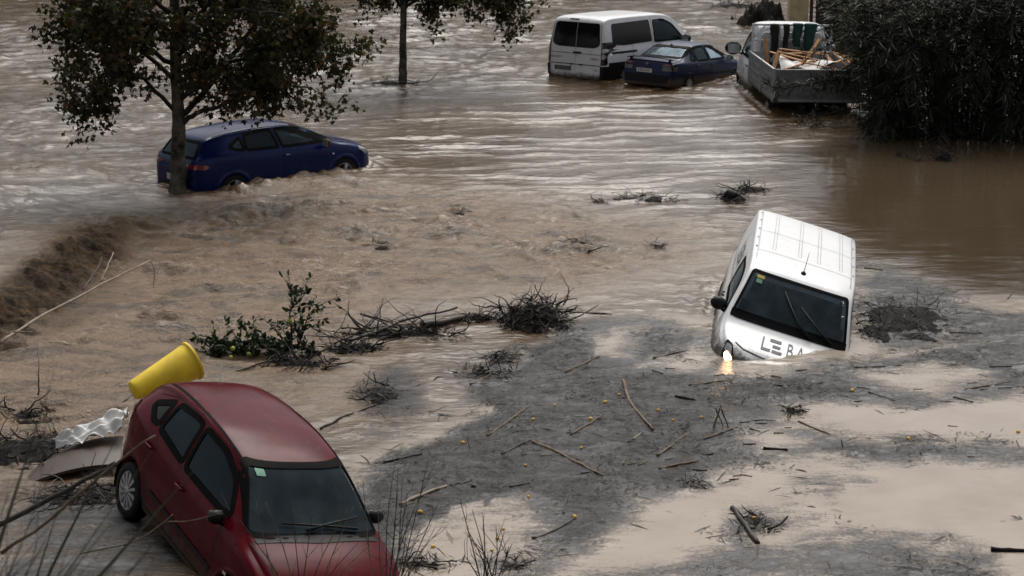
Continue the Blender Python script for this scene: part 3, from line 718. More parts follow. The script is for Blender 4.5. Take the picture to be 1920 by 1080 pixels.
# ---- the wine-red hatchback, nose down on the mud
def red_car(pose):
    T = empty('hatchback_car', *pose)
    tag(T, 'wine-red hatchback tipped nose down on the mud beside a yellow bin', 'car')
    B = Body(top=[(-1.925, .42), (-1.92, .55), (-1.91, .72), (-1.885, .92), (-1.83, 1.09), (-1.73, 1.26), (-1.58, 1.375), (-1.25, 1.46), (-.75, 1.51), (-.25, 1.525), (.15, 1.495), (.46, 1.435), (1.14, 1.00), (1.45, .91), (1.70, .80), (1.85, .66), (1.91, .5), (1.925, .38)],
             w=[(-1.925, .50), (-1.90, .62), (-1.80, .72), (-1.55, .80), (-1.1, .832), (0, .835), (1.0, .833), (1.45, .81), (1.75, .70), (1.88, .56), (1.925, .44)],
             belt=[(-1.925, 1.0), (-1.5, 1.02), (-.5, .955), (.6, .90), (1.2, .87), (1.925, .66)],
             wtop=[(-1.925, .50), (-1.86, .58), (-1.6, .53), (-1.2, .545), (-.4, .575), (.45, .56), (1.12, .71), (1.4, .70), (1.75, .60), (1.925, .40)],
             crown=[(-1.925, .06), (-1.5, .09), (-.3, .10), (.46, .075), (1.14, .06), (1.7, .07), (1.925, .05)],
             bot=[(-1.925, .30), (-1.7, .24), (-1.2, .19), (1.2, .19), (1.7, .22), (1.925, .28)])
    P = M['red']
    ws = rounded([(-.535, 1.432), (.535, 1.432), (.715, .99), (-.715, .99)], [.06, .06, .09, .09])
    g = window(B, 'F', ws, T, 'windscreen', 'glass', .006)
    side = rounded([(-1.50, 1.20), (-1.12, 1.37), (-.55, 1.425), (.10, 1.405), (.52, 1.28), (.86, 1.03), (.70, .975), (-.40, 1.005), (-1.20, 1.075)], [.05, .2, .2, .2, .15, .03, .05, .05, .08])
    for ax in 'RL':
        window(B, ax, rounded([(-.28, 1.02), (-.36, 1.405), (.12, 1.385), (.48, 1.27), (.74, 1.03), (.55, 1.0)], [.05, .07, .12, .1, .04, .05]), T, 'front_door_window', 'glass_dark', .034)
        window(B, ax, rounded([(-1.02, 1.09), (-1.02, 1.35), (-.60, 1.405), (-.45, 1.402), (-.38, 1.03)], [.05, .05, .1, .05, .05]), T, 'rear_door_window', 'glass_dark', .034)
        window(B, ax, rounded([(-1.42, 1.19), (-1.13, 1.325), (-1.10, 1.11), (-1.22, 1.10)], .03), T, 'quarter_window', 'glass_black', .036)
        strip(B, ax, [(.70, .96), (.74, .55), (.66, .24)], .009, 'door_seam', M['seam'], T)
        strip(B, ax, [(-.36, 1.0), (-.38, .6), (-.36, .24)], .009, 'door_seam', M['seam'], T)
        strip(B, ax, [(-1.18, 1.05), (-1.10, .80), (-.88, .48), (-.84, .26)], .009, 'door_seam', M['seam'], T)
        strip(B, ax, [(-.80, .50), (.75, .47)], .05, 'rub_strip', M['black_plastic'], T, .010)
        strip(B, ax, [(-.95, .275), (.85, .275)], .06, 'sill_moulding', M['red'], T, .012)
        handle(B, ax, -.20, .85, T, P); handle(B, ax, -1.02, .90, T, P)
        strip(B, ax, [(.62, 1.305), (.05, 1.455), (-.55, 1.475), (-1.1, 1.405), (-1.5, 1.275)], .020, 'roof_gutter', P, T, .006)
        decal(B, ax, rounded([(1.02, .60), (1.09, .60), (1.09, .57), (1.02, .57)], .012), 'side_repeater', M['amber'], T, .01)
        decal(B, ax, rounded([(-1.86, 1.02), (-1.72, 1.10), (-1.66, .98), (-1.78, .74), (-1.88, .76)], .04), 'tail_lamp', M['tail_dim'], T, .008)
        decal(B, ax, rounded([(1.78, .70), (1.52, .80), (1.48, .70), (1.70, .60)], .04), 'headlamp', M['lamp_clear'], T, .008)
    for sg in (-1, 1):
        strip(B, 'T', [(.47, sg * .535), (.1, sg * .535), (-.5, sg * .525), (-1.0, sg * .50), (-1.50, sg * .475)], .024, 'roof_strip', M['rubber'], T, .006)
    strip(B, 'T', [(-1.46, -.52), (-1.51, -.25), (-1.52, 0), (-1.51, .25), (-1.46, .52)], .02, 'tailgate_seam', M['seam'], T, .003)
    window(B, 'B', rounded([(-.48, 1.28), (.48, 1.28), (.56, 1.06), (-.56, 1.06)], .06), T, 'rear_window', 'glass_dark', .02)
    strip(B, 'T', [(1.16, -.70), (1.60, -.63), (1.78, -.50)], .010, 'bonnet_seam', M['seam'], T); strip(B, 'T', [(1.16, .70), (1.60, .63), (1.78, .50)], .010, 'bonnet_seam', M['seam'], T)
    decal(B, 'T', rounded([(1.13, -.66), (1.13, .66), (1.19, .66), (1.23, 0), (1.19, -.66)], .02), 'cowl_panel', M['black_plastic'], T, .006)
    decal(B, 'F', rounded([(-.47, 1.40), (-.38, 1.40), (-.38, 1.36), (-.47, 1.36)], .005), 'inspection_sticker', M['sticker_green'], g, .003)
    decal(B, 'F', rounded([(-.55, .42), (.55, .42), (.5, .58), (-.5, .58)], .03), 'front_grille', M['black_plastic'], T, .006)
    wiper(B, T, [(-.1, 1.02), (.2, 1.06), (.5, 1.09)]); wiper(B, T, [(.45, 1.02), (.2, 1.04), (-.35, 1.06)])
    aerial(T, (-1.40, 0, 1.395), (-1.47, .0, 1.63), 'lamp_clear')
    arch = [(1.20, .30, .335), (-1.26, .30, .335)]
    for cx, cz, r in arch: arch_lip(B, cx, cz, r, T, P, .045, .010)
    for sg in (-1, 1):
        wheel(T, (-1.26, sg * .755, .27), sg, .295, .185, 'cover'); wheel(T, (1.20, sg * .755, .29), sg, .295, .185, 'cover', .2)
    mirror(T, (.70, -.86, .985), -1, M['black_plastic'], .8); mirror(T, (.72, .88, .98), 1, M['black_plastic'], .8)
    cabin(T, .0, .86, .48, 1.0, .62, 1, -.75)
    MB().box((.40, 0, 1.33), (.04, .22, .065)).build('inner_mirror', M['interior'], T, False)
    B.finish(P, T, arch)
    return T

# ---- white delivery van, sunk to its windscreen, one headlamp still lit
def white_van(pose):
    T = empty('delivery_van', *pose)
    tag(T, 'white delivery van sunk to its windscreen with one headlamp still lit', 'van')
    B = Body(top=[(-2.2, .40), (-2.195, .6), (-2.185, .95), (-2.16, 1.35), (-2.11, 1.66), (-2.04, 1.775), (-1.90, 1.82), (-1.2, 1.845), (0, 1.845), (.45, 1.82), (.74, 1.755), (1.02, 1.56), (1.50, 1.135), (1.75, 1.055), (1.98, .97), (2.12, .82), (2.18, .58), (2.2, .40)],
             w=[(-2.2, .80), (-2.15, .86), (-1.9, .895), (-1, .91), (1.1, .91), (1.6, .885), (1.95, .78), (2.12, .64), (2.2, .50)],
             belt=[(-2.2, 1.10), (.9, 1.08), (1.4, 1.02), (2.2, .72)],
             wtop=[(-2.2, .76), (-2.05, .735), (-1.6, .735), (.2, .725), (.74, .715), (1.48, .82), (1.75, .78), (2.0, .64), (2.2, .42)],
             crown=[(-2.2, .05), (-1.9, .075), (.5, .075), (1.5, .07), (2.0, .09), (2.2, .05)],
             bot=[(-2.2, .30), (-1.8, .24), (1.7, .22), (2.2, .28)], expo=3.6)
    P = M['white']
    ws = rounded([(-.66, 1.715), (.66, 1.715), (.79, 1.18), (-.79, 1.18)], [.05, .05, .10, .10])
    B.cut('F', offset(ws, -.07))
    g = conform(B, 'F', offset(ws, -.02), None, .002, 6).build('windscreen', M['glass'], T)
    conform(B, 'F', ws, offset(ws, -.032), .007).build('window_seal', M['rubber'], g)
    conform(B, 'F', rounded([(-.775, 1.27), (.775, 1.27), (.785, 1.185), (-.785, 1.185)], .02), None, .008, 3).build('windscreen_band', M['rubber'], g)
    decal(B, 'F', rounded([(-.58, 1.67), (-.48, 1.67), (-.48, 1.64), (-.58, 1.64)], .004), 'inspection_sticker', M['sticker_yellow'], g, .010)
    decal(B, 'F', rounded([(-.58, 1.63), (-.50, 1.63), (-.50, 1.59), (-.58, 1.59)], .004), 'inspection_sticker', M['sticker_green'], g, .010)
    for ax in 'RL':
        sg = -1 if ax == 'R' else 1
        window(B, ax, rounded([(-.02, 1.14), (-.02, 1.60), (.55, 1.60), (.80, 1.52), (1.22, 1.16)], [.04, .06, .1, .1, .05]), T, 'front_door_window', 'glass_dark', .03)
        strip(B, ax, [(-.12, 1.66), (-.12, .3)], .012, 'door_seam', M['seam'], T); strip(B, ax, [(1.12, 1.08), (1.10, .35)], .012, 'door_seam', M['seam'], T)
        strip(B, ax, [(-1.0, 1.70), (-1.0, .3)], .012, 'door_seam', M['seam'], T); strip(B, ax, [(-2.0, 1.20), (-.15, 1.20)], .035, 'side_rail', M['seam_white'], T, .008)
        strip(B, ax, [(-1.95, .56), (1.0, .56)], .10, 'rub_strip', M['black_plastic'], T, .012)
        handle(B, ax, .05, 1.02, T, M['black_plastic'])
        lay_text(B, ax, 'LEBA', .34, (-.62, 1.42), M['ink_navy'], T, 1.05, .006, 0, 1 if ax == 'R' else -1)
        decal(B, ax, rounded([(-2.14, 1.30), (-2.03, 1.30), (-2.03, .80), (-2.14, .80)], .03), 'tail_lamp', M['tail_dim'], T, .008)
        # headlamp: black bezel, clear lens and the lit bulb
        hl = conform(B, 'F', rounded([(sg * .52, .72), (sg * .68, .70), (sg * .75, .84), (sg * .73, 1.0), (sg * .64, .98)], .03, .02), None, .012, 3).build('headlamp', M['black_plastic'], T)
        conform(B, 'F', rounded([(sg * .61, .865), (sg * .70, .86), (sg * .725, .91), (sg * .71, .97), (sg * .645, .96)], .02, .02), None, .024, 3).build('lens', M['lamp_clear'], hl)
        conform(B, 'F', rounded([(sg * .595, .80), (sg * .675, .785), (sg * .71, .845), (sg * .69, .88), (sg * .61, .875)], .02, .02), None, .026, 3).build('lit_bulb', M['lamp_on' if ax == 'R' else 'lamp_clear'], hl)
    # stylised lettering on the bonnet
    L = [[(-.42, 0), (-.42, .13)], ]
    def bar(x0, x1, z0, z1):
        return decal(B, 'F', rounded([(x0, z0), (x1, z0), (x1, z1), (x0, z1)], .001, .03), 'lettering', M['ink_navy'], T, .006, 2)
    z = 1.02
    bar(-.29, -.268, z, z + .085); bar(-.268, -.165, z, z + .018)
    bar(-.19, -.04, z + .067, z + .085); bar(-.145, -.04, z + .033, z + .051); bar(-.145, -.01, z, z + .018)
    lay_text(B, 'F', 'B', .12, (.085, z + .042), M['ink_navy'], T, 1.4, .006); lay_text(B, 'F', 'A', .12, (.225, z + .042), M['ink_navy'], T, 1.4, .006)
    for y in (-.46, -.42, -.10, -.06, .17, .21, .48, .52):
        strip(B, 'T', [(-1.85, y * 1.0), (.10, y * 1.0)], .010, 'roof_rib', M['seam_white'], T, .004, .2)
    for x in (.22, -.75): strip(B, 'T', [(x, -.66), (x, .66)], .010, 'roof_rib', M['seam_white'], T, .004, .1)
    for sg in (-1, 1): strip(B, 'T', [(-1.95, sg * .665), (.55, sg * .655)], .022, 'roof_gutter', M['seam_white'], T, .004, .2)
    aerial(T, (.60, 0, 1.79), (.36, 0, 2.03))
    for k in range(5):
        for sg in (-1, 1): decal(B, 'T', rounded([(-1.75 + .45 * k, sg * .67), (-1.71 + .45 * k, sg * .67), (-1.71 + .45 * k, sg * .69), (-1.75 + .45 * k, sg * .69)], .004), 'rack_mount', M['seam'], T, .006, 2)
    wiper(B, T, [(.30, 1.20), (.10, 1.30), (-.18, 1.58)]); wiper(B, T, [(.60, 1.20), (.40, 1.29), (.08, 1.48)])
    strip(B, 'F', [(-.62, 1.005), (-.50, .975), (-.2, .955), (.2, .955), (.5, .975), (.62, 1.005)], .012, 'bonnet_seam', M['seam'], T)
    decal(B, 'F', rounded([(-.5, .50), (.5, .50), (.46, .72), (-.46, .72)], .04), 'front_grille', M['black_plastic'], T, .006)
    decal(B, 'B', rounded([(-.6, 1.55), (-.06, 1.55), (-.06, 1.18), (-.65, 1.18)], .05), 'rear_window', M['rubber'], T, .006); decal(B, 'B', rounded([(.6, 1.55), (.06, 1.55), (.06, 1.18), (.65, 1.18)], .05), 'rear_window', M['rubber'], T, .006)
    arch = [(1.40, .33, .37), (-1.38, .33, .37)]
    for cx, cz, r in arch: arch_lip(B, cx, cz, r, T, M['black_plastic'], .04, .010)
    for sg in (-1, 1):
        wheel(T, (-1.38, sg * .80, .32), sg, .32, .2); wheel(T, (1.40, sg * .80, .32), sg, .32, .2)
    mirror(T, (1.10, -.96, 1.20), -1, M['black_plastic'], 1.0)
    cabin(T, .15, 1.12, .72, 1.13, .72, 1)
    MB().box((-.42, 0, 1.2), (.04, 1.36, 1.1)).build('bulkhead', M['interior'], T, False)
    MB().box((.70, 0, 1.66), (.04, .24, .08)).build('inner_mirror', M['interior'], T, False)
    B.finish(P, T, arch)
    return T

# ---- deep blue hatchback pinned against the plane tree
def blue_car(pose):
    T = empty('blue_hatchback_car', *pose)
    tag(T, 'deep blue hatchback pinned against a plane tree in the current', 'car')
    B = Body(top=[(-2.157, .40), (-2.15, .58), (-2.135, .76), (-2.09, .93), (-1.99, 1.09), (-1.86, 1.25), (-1.74, 1.345), (-1.5, 1.40), (-1.1, 1.44), (-.6, 1.465), (-.15, 1.46), (.25, 1.41), (.60, 1.30), (1.20, 1.01), (1.5, .955), (1.85, .85), (2.05, .70), (2.13, .54), (2.157, .40)],
             w=[(-2.157, .62), (-2.10, .74), (-1.95, .82), (-1.5, .872), (-.5, .885), (1.2, .885), (1.65, .85), (1.95, .72), (2.1, .56), (2.157, .44)],
             belt=[(-2.157, .98), (-1.6, 1.02), (-.5, .97), (.7, .92), (1.3, .87), (2.157, .66)],
             wtop=[(-2.157, .60), (-2.05, .66), (-1.7, .60), (-1.2, .60), (-.3, .62), (.45, .60), (1.20, .76), (1.6, .72), (1.95, .56), (2.157, .38)],
             crown=[(-2.157, .06), (-1.5, .08), (-.3, .09), (.6, .07), (1.2, .06), (1.8, .07), (2.157, .05)],
             bot=[(-2.157, .32), (-1.9, .24), (-1.2, .19), (1.3, .19), (1.8, .22), (2.157, .28)])
    P = M['blue']
    window(B, 'F', rounded([(-.60, 1.37), (.60, 1.37), (.74, 1.03), (-.74, 1.03)], .07), T, 'windscreen', 'glass', .02)
    window(B, 'B', rounded([(-.52, 1.27), (.52, 1.27), (.62, 1.0), (-.62, 1.0)], .07), T, 'rear_window', 'glass_dark', .025)
    side = rounded([(-1.40, 1.15), (-1.05, 1.335), (-.5, 1.395), (.1, 1.37), (.48, 1.255), (.92, 1.005), (.2, 1.0), (-.95, 1.035), (-1.22, 1.07)], [.04, .15, .2, .2, .1, .03, .03, .05, .05])
    for ax in 'RL':
        sg = -1 if ax == 'R' else 1
        window(B, ax, rounded([(-.14, 1.03), (-.22, 1.365), (.08, 1.345), (.42, 1.24), (.62, 1.10), (.66, 1.015)], [.04, .06, .1, .08, .05, .03]), T, 'front_door_window', 'glass', .03)
        window(B, ax, rounded([(.70, 1.015), (.70, 1.07), (.83, 1.015)], .015), T, 'quarter_window', 'glass', .026)
        window(B, ax, rounded([(-.96, 1.06), (-.94, 1.325), (-.5, 1.372), (-.32, 1.367), (-.24, 1.035)], [.05, .05, .1, .05, .05]), T, 'rear_door_window', 'glass_dark', .032)
        window(B, ax, rounded([(-1.32, 1.15), (-1.04, 1.295), (-1.02, 1.07), (-1.20, 1.09)], .03), T, 'quarter_window', 'glass_dark', .03)
        strip(B, ax, [(.86, .98), (.92, .6), (.84, .26)], .010, 'door_seam', M['seam'], T); strip(B, ax, [(-.22, 1.0), (-.26, .6), (-.24, .25)], .010, 'door_seam', M['seam'], T)
        strip(B, ax, [(-1.08, 1.03), (-1.06, .85), (-.86, .5), (-.84, .26)], .010, 'door_seam', M['seam'], T)
        strip(B, ax, [(-1.75, .76), (-.9, .72), (0, .655), (.85, .60)], .030, 'swage_line', P, T, .010)
        handle(B, ax, -.08, .86, T, P)
        pts = [(-1.50 + .075 * math.cos(a), .84 + .075 * math.sin(a)) for a in np.linspace(0, 2 * math.pi, 20)]
        if ax == 'R': strip(B, ax, pts, .007, 'fuel_flap', M['seam'], T)
        decal(B, ax, rounded([(.98, .765), (1.03, .765), (1.03, .735), (.98, .735)], .01), 'side_repeater', M['amber'], T, .012)
        decal(B, 'B', rounded([(sg * .42, .865), (sg * .60, .895), (sg * .78, .885), (sg * .80, .81), (sg * .62, .79)], .03), 'tail_lamp', M['tail_red'], T, .010)
        decal(B, ax, rounded([(-2.06, .895), (-1.90, .875), (-1.83, .83), (-1.93, .785), (-2.07, .80)], .03), 'tail_lamp', M['tail_red'], T, .010)
        decal(B, ax, rounded([(1.96, .70), (1.68, .82), (1.66, .76), (1.88, .62)], .03), 'headlamp', M['lamp_clear'], T, .008)
        strip(B, 'T', [(.50, sg * .585), (-.2, sg * .585), (-1.0, sg * .565), (-1.6, sg * .55)], .02, 'roof_strip', M['rubber'], T, .005)
    strip(B, 'B', [(-.80, .72), (-.3, .70), (.3, .70), (.80, .72)], .010, 'bumper_seam', M['seam'], T)
    decal(B, 'B', rounded([(-.6, .35), (.6, .35), (.5, .48), (-.5, .48)], .03), 'bumper_insert', M['black_plastic'], T, .006)
    h, nn = B.ray('B', 0, .585); plate(T, h + nn * .012, '2917 CM', 0)
    strip(B, 'T', [(1.22, -.75), (1.65, -.68), (1.90, -.52)], .010, 'bonnet_seam', M['seam'], T); strip(B, 'T', [(1.22, .75), (1.65, .68), (1.90, .52)], .010, 'bonnet_seam', M['seam'], T)
    decal(B, 'T', rounded([(1.12, -.68), (1.12, .68), (1.20, .70), (1.25, 0), (1.20, -.70)], .02), 'cowl_panel', M['black_plastic'], T, .006)
    arch = [(1.257, .31, .345), (-1.321, .31, .345)]
    for cx, cz, r in arch: arch_lip(B, cx, cz, r, T, P, .075, .022)
    for sg in (-1, 1):
        wheel(T, (-1.321, sg * .795, .31), sg, .315, .2, 'alloy', 0, 'alloy_dark'); wheel(T, (1.257, sg * .795, .31), sg, .315, .2, 'alloy', 0, 'alloy')
    mirror(T, (.80, -.98, 1.0), -1, P); mirror(T, (.80, .98, 1.0), 1, P)
    cabin(T, .15, .98, .46, 1.0, .66, 1, -.70)
    B.finish(P, T, arch)
    return T

# ---- white passenger van, tail to the viewer
def passenger_van(pose):
    T = empty('passenger_van', *pose)
    tag(T, 'white passenger van with black rear windows, tail to the viewer, axle deep in water', 'van')
    B = Body(top=[(-2.40, .42), (-2.397, .55), (-2.39, .90), (-2.37, 1.25), (-2.315, 1.66), (-2.26, 1.83), (-2.16, 1.90), (-1.9, 1.93), (-1.0, 1.945), (0, 1.94), (.5, 1.905), (.85, 1.80), (1.70, 1.19), (2.0, 1.08), (2.25, .92), (2.36, .72), (2.39, .55), (2.40, .40)],
             w=[(-2.40, .86), (-2.36, .90), (-2.2, .93), (-1.5, .947), (1.4, .947), (1.9, .90), (2.2, .78), (2.35, .62), (2.40, .5)],
             belt=[(-2.40, 1.15), (1.0, 1.12), (1.6, 1.06), (2.40, .75)],
             wtop=[(-2.40, .82), (-2.3, .80), (-2.1, .785), (-1, .78), (.6, .765), (1.68, .85), (2.0, .80), (2.25, .66), (2.40, .45)],
             crown=[(-2.40, .05), (-2.2, .08), (.5, .08), (1.7, .07), (2.2, .08), (2.40, .05)],
             bot=[(-2.40, .30), (-2.0, .25), (2.0, .22), (2.40, .28)], expo=3.2)
    P = M['white_clean']
    window(B, 'F', rounded([(-.72, 1.80), (.72, 1.80), (.83, 1.22), (-.83, 1.22)], .08), T, 'windscreen', 'glass', .02)
    rw = rounded([(-.70, 1.775), (.70, 1.775), (.775, 1.22), (.60, 1.14), (-.60, 1.14), (-.775, 1.22)], [.09, .09, .10, .12, .12, .10])
    decal(B, 'B', rw, 'rear_window', M['glass_black'], T, .006, 6)
    strip(B, 'B', [(0, 1.775), (0, .45)], .014, 'door_seam', M['seam_white'], T, .009)
    strip(B, 'B', [(-.80, .98), (.80, .98)], .012, 'door_seam', M['seam'], T, .006); strip(B, 'B', [(-.79, .70), (.79, .70)], .02, 'door_seam', M['seam'], T, .006)
    for y in (-.80, .80): strip(B, 'B', [(y * .93, 1.80), (y * 1.02, 1.2), (y * 1.02, .5)], .010, 'door_seam', M['seam'], T, .006)
    MB().box((-2.41, -.06, 1.005), (.03, .24, .045)).build('door_handle', M['black_plastic'], T, False)
    MB().box((-2.315, .10, 1.855), (.03, .28, .04)).build('brake_lamp', M['tail_dim'], T, False)
    for y in (-.28, .02, ): MB().box((-2.415, y + .1, .70), (.03, .10, .03)).build('plate_lamp', M['black_plastic'], T, False)
    plate(T, (-2.408, .40, .585), '1691 HCZ', 0, True)
    lay_text(B, 'B', 'PEUGEOT', .075, (.62, .86), M['ink'], T, 1.1, .006, 0, -1); lay_text(B, 'B', 'EXPERT', .075, (-.62, .86), M['ink'], T, 1.1, .006, 0, -1); lay_text(B, 'B', 'HDi', .07, (-.66, .58), M['ink'], T, 1.1, .006, 0, -1)
    for ax in 'RL':
        sg = -1 if ax == 'R' else 1
        decal(B, ax, rounded([(-2.0, 1.23), (-1.98, 1.76), (-.28, 1.79), (-.22, 1.22), (-1.5, 1.19)], [.12, .08, .06, .06, .1]), 'side_window', M['glass_black'], T, .006, 6)
        window(B, ax, rounded([(-.10, 1.20), (-.12, 1.76), (.42, 1.75), (.78, 1.62), (1.28, 1.20)], [.04, .07, .12, .1, .04]), T, 'front_door_window', 'glass_dark', .02)
        strip(B, ax, [(-2.05, 1.02), (-.95, 1.02)], .055, 'sliding_rail', M['black_plastic'], T, .006)
        strip(B, ax, [(-.20, 1.83), (-.18, .3)], .012, 'door_seam', M['seam'], T); strip(B, ax, [(-1.12, 1.18), (-1.12, .4)], .012, 'door_seam', M['seam'], T)
        strip(B, ax, [(-2.2, .72), (2.0, .68)], .12, 'rub_strip', M['black_plastic'], T, .012)
        tl = decal(B, 'B', rounded([(sg * .82, 1.30), (sg * .91, 1.30), (sg * .92, .72), (sg * .82, .72)], .02, .02), 'tail_lamp', M['tail_black'], T, .012)
        decal(B, ax, rounded([(-2.36, 1.30), (-2.26, 1.28), (-2.25, .74), (-2.36, .72)], .02, .02), 'tail_lamp', M['tail_black'], T, .012)
        for zz, rr in ((1.08, .045), (.93, .05)): decal(B, 'B', [(sg * .872 + rr * .7 * math.cos(a), zz + rr * 1.3 * math.sin(a)) for a in np.linspace(0, 2 * math.pi, 15)[:-1]], 'lamp_lens', M['lamp_clear'], tl, .018)
        decal(B, 'B', rounded([(sg * .81, .69), (sg * .925, .69), (sg * .90, .35), (sg * .81, .35)], .02, .03), 'bumper_corner', M['black_plastic'], T, .03)
        decal(B, ax, rounded([(-2.38, .69), (-1.78, .67), (-1.85, .35), (-2.38, .35)], .02, .03), 'bumper_corner', M['black_plastic'], T, .02)
        decal(B, ax, rounded([(2.2, .95), (1.95, 1.0), (1.90, .80), (2.15, .75)], .04), 'headlamp', M['lamp_clear'], T, .008)
    for y in (-.35, 0, .35): strip(B, 'T', [(-2.0, y), (.3, y)], .014, 'roof_rib', M['seam_white'], T, .004, .2)
    arch = [(1.55, .34, .38), (-1.45, .34, .38)]
    for cx, cz, r in arch: arch_lip(B, cx, cz, r, T, M['black_plastic'], .05, .012)
    for sg in (-1, 1):
        wheel(T, (-1.45, sg * .83, .33), sg, .33, .2); wheel(T, (1.55, sg * .83, .33), sg, .33, .2)
    mirror(T, (1.15, -1.06, 1.22), -1, M['black_plastic'], 1.3); mirror(T, (1.15, 1.06, 1.22), 1, M['black_plastic'], 1.3)
    cabin(T, .25, 1.35, .75, 1.16, .75, 1)
    B.finish(P, T, arch)
    return T

# ---- navy saloon with boot spoiler, wedged against the passenger van
def saloon(pose):
    T = empty('saloon_car', *pose)
    tag(T, 'dark navy saloon with boot spoiler wedged between passenger van and truck', 'car')
    B = Body(top=[(-2.25, .40), (-2.245, .55), (-2.23, .75), (-2.19, .92), (-2.10, .995), (-1.9, 1.02), (-1.68, 1.04), (-1.35, 1.18), (-.98, 1.345), (-.6, 1.42), (-.1, 1.435), (.25, 1.40), (.5, 1.32), (1.12, 1.0), (1.5, .95), (1.95, .84), (2.15, .70), (2.23, .52), (2.25, .40)],
             w=[(-2.25, .70), (-2.2, .76), (-2.0, .82), (-1.4, .855), (0, .862), (1.2, .86), (1.7, .82), (2.05, .70), (2.2, .56), (2.25, .45)],
             belt=[(-2.25, .90), (-1.6, .95), (0, .93), (1.1, .88), (2.25, .66)],
             wtop=[(-2.25, .68), (-2.1, .74), (-1.7, .72), (-1.35, .63), (-.95, .575), (0, .58), (.45, .57), (1.12, .72), (1.6, .70), (2.05, .55), (2.25, .40)],
             crown=[(-2.25, .05), (-1.8, .05), (-1.0, .07), (0, .08), (.5, .06), (1.12, .06), (1.9, .07), (2.25, .05)],
             bot=[(-2.25, .30), (-1.9, .24), (-1.2, .19), (1.3, .19), (1.9, .22), (2.25, .28)])
    P = M['navy']
    window(B, 'F', rounded([(-.57, 1.36), (.57, 1.36), (.70, 1.03), (-.70, 1.03)], .07), T, 'windscreen', 'glass', .02)
    window(B, 'B', rounded([(-.55, 1.33), (.55, 1.33), (.66, 1.075), (-.66, 1.075)], .06), T, 'rear_window', 'glass', .025)
    for ax in 'RL':
        sg = -1 if ax == 'R' else 1
        window(B, ax, rounded([(-.08, .985), (-.14, 1.335), (.12, 1.325), (.40, 1.24), (.80, .985)], [.04, .06, .1, .08, .04]), T, 'front_door_window', 'glass', .03)
        window(B, ax, rounded([(-.84, .985), (-.86, 1.285), (-.55, 1.335), (-.24, 1.34), (-.17, .985)], [.05, .05, .08, .05, .05]), T, 'rear_door_window', 'glass', .03)
        window(B, ax, rounded([(-1.18, 1.0), (-.94, 1.25), (-.92, .99)], .03), T, 'quarter_window', 'glass_dark', .025)
        strip(B, ax, [(.85, .95), (.88, .6), (.82, .25)], .012, 'door_seam', M['seam'], T); strip(B, ax, [(-.12, .96), (-.14, .25)], .012, 'door_seam', M['seam'], T); strip(B, ax, [(-.98, .96), (-.90, .6), (-.84, .3)], .012, 'door_seam', M['seam'], T)
        strip(B, ax, [(-1.9, .62), (1.9, .58)], .05, 'rub_strip', M['black_plastic'], T, .012)
        handle(B, ax, .0, .84, T, P); handle(B, ax, -.86, .86, T, P)
        decal(B, 'B', rounded([(sg * .48, .90), (sg * .72, .90), (sg * .76, .74), (sg * .48, .74)], .03), 'tail_lamp', M['tail_dim'], T, .010)
        decal(B, ax, rounded([(-2.16, .90), (-1.95, .90), (-1.98, .74), (-2.18, .74)], .03), 'tail_lamp', M['tail_dim'], T, .010)
        decal(B, 'B', rounded([(sg * .50, .925), (sg * .68, .925), (sg * .70, .885), (sg * .50, .885)], .01), 'brake_lamp', M['tail_red'], T, .016)
        decal(B, ax, rounded([(2.08, .72), (1.82, .82), (1.80, .72), (2.0, .62)], .03), 'headlamp', M['lamp_clear'], T, .008)
    sp = MB(); pts = [(-2.10, y, 1.09 - .05 * (abs(y) / .72) ** 3) for y in np.linspace(-.72, .72, 15)]
    for x, y, z in pts: sp.v += [(x - .06, y, z + .012), (x + .10, y, z - .004), (x + .10, y, z - .022), (x - .06, y, z - .010)]
    for i in range(14):
        for j in range(4): sp.f.append((4 * i + j, 4 * i + (j + 1) % 4, 4 * i + 4 + (j + 1) % 4, 4 * i + 4 + j))
    sp.f += [(0, 1, 2, 3), (59, 58, 57, 56)]
    sp.build('spoiler', M['black_plastic'], T)
    for y in (-.62, .62): MB().box((-2.07, y, 1.02), (.10, .03, .10)).build('spoiler_foot', M['black_plastic'], T, False)
    MB().lathe([(.042, -.005), (.040, .008), (0, .008)], 14, 'x').build('badge', M['alloy_dark'], T).location = (-2.245, 0, .92)
    h, nn = B.ray('B', .10, .72); plate(T, h + nn * .014, '3286 BXF')
    decal(B, 'B', rounded([(-.7, .62), (.7, .62), (.68, .40), (-.68, .40)], .03), 'rear_bumper', M['black_plastic'], T, .02)
    strip(B, 'T', [(1.14, -.72), (1.7, -.66), (2.0, -.5)], .010, 'bonnet_seam', M['seam'], T); strip(B, 'T', [(1.14, .72), (1.7, .66), (2.0, .5)], .010, 'bonnet_seam', M['seam'], T)
    aerial(T, (-.95, 0, 1.36), (-1.03, 0, 1.46))
    arch = [(1.32, .31, .34), (-1.33, .31, .34)]
    for cx, cz, r in arch: arch_lip(B, cx, cz, r, T, P, .04, .010)
    for sg in (-1, 1):
        wheel(T, (-1.33, sg * .77, .30), sg, .30, .19); wheel(T, (1.32, sg * .77, .30), sg, .30, .19)
    mirror(T, (.78, -.95, 1.0), -1, M['black_plastic']); mirror(T, (.78, .95, 1.0), 1, M['black_plastic'])
    cabin(T, .10, .95, .46, .99, .62, 1, -.70)
    B.finish(P, T, arch)
    return T

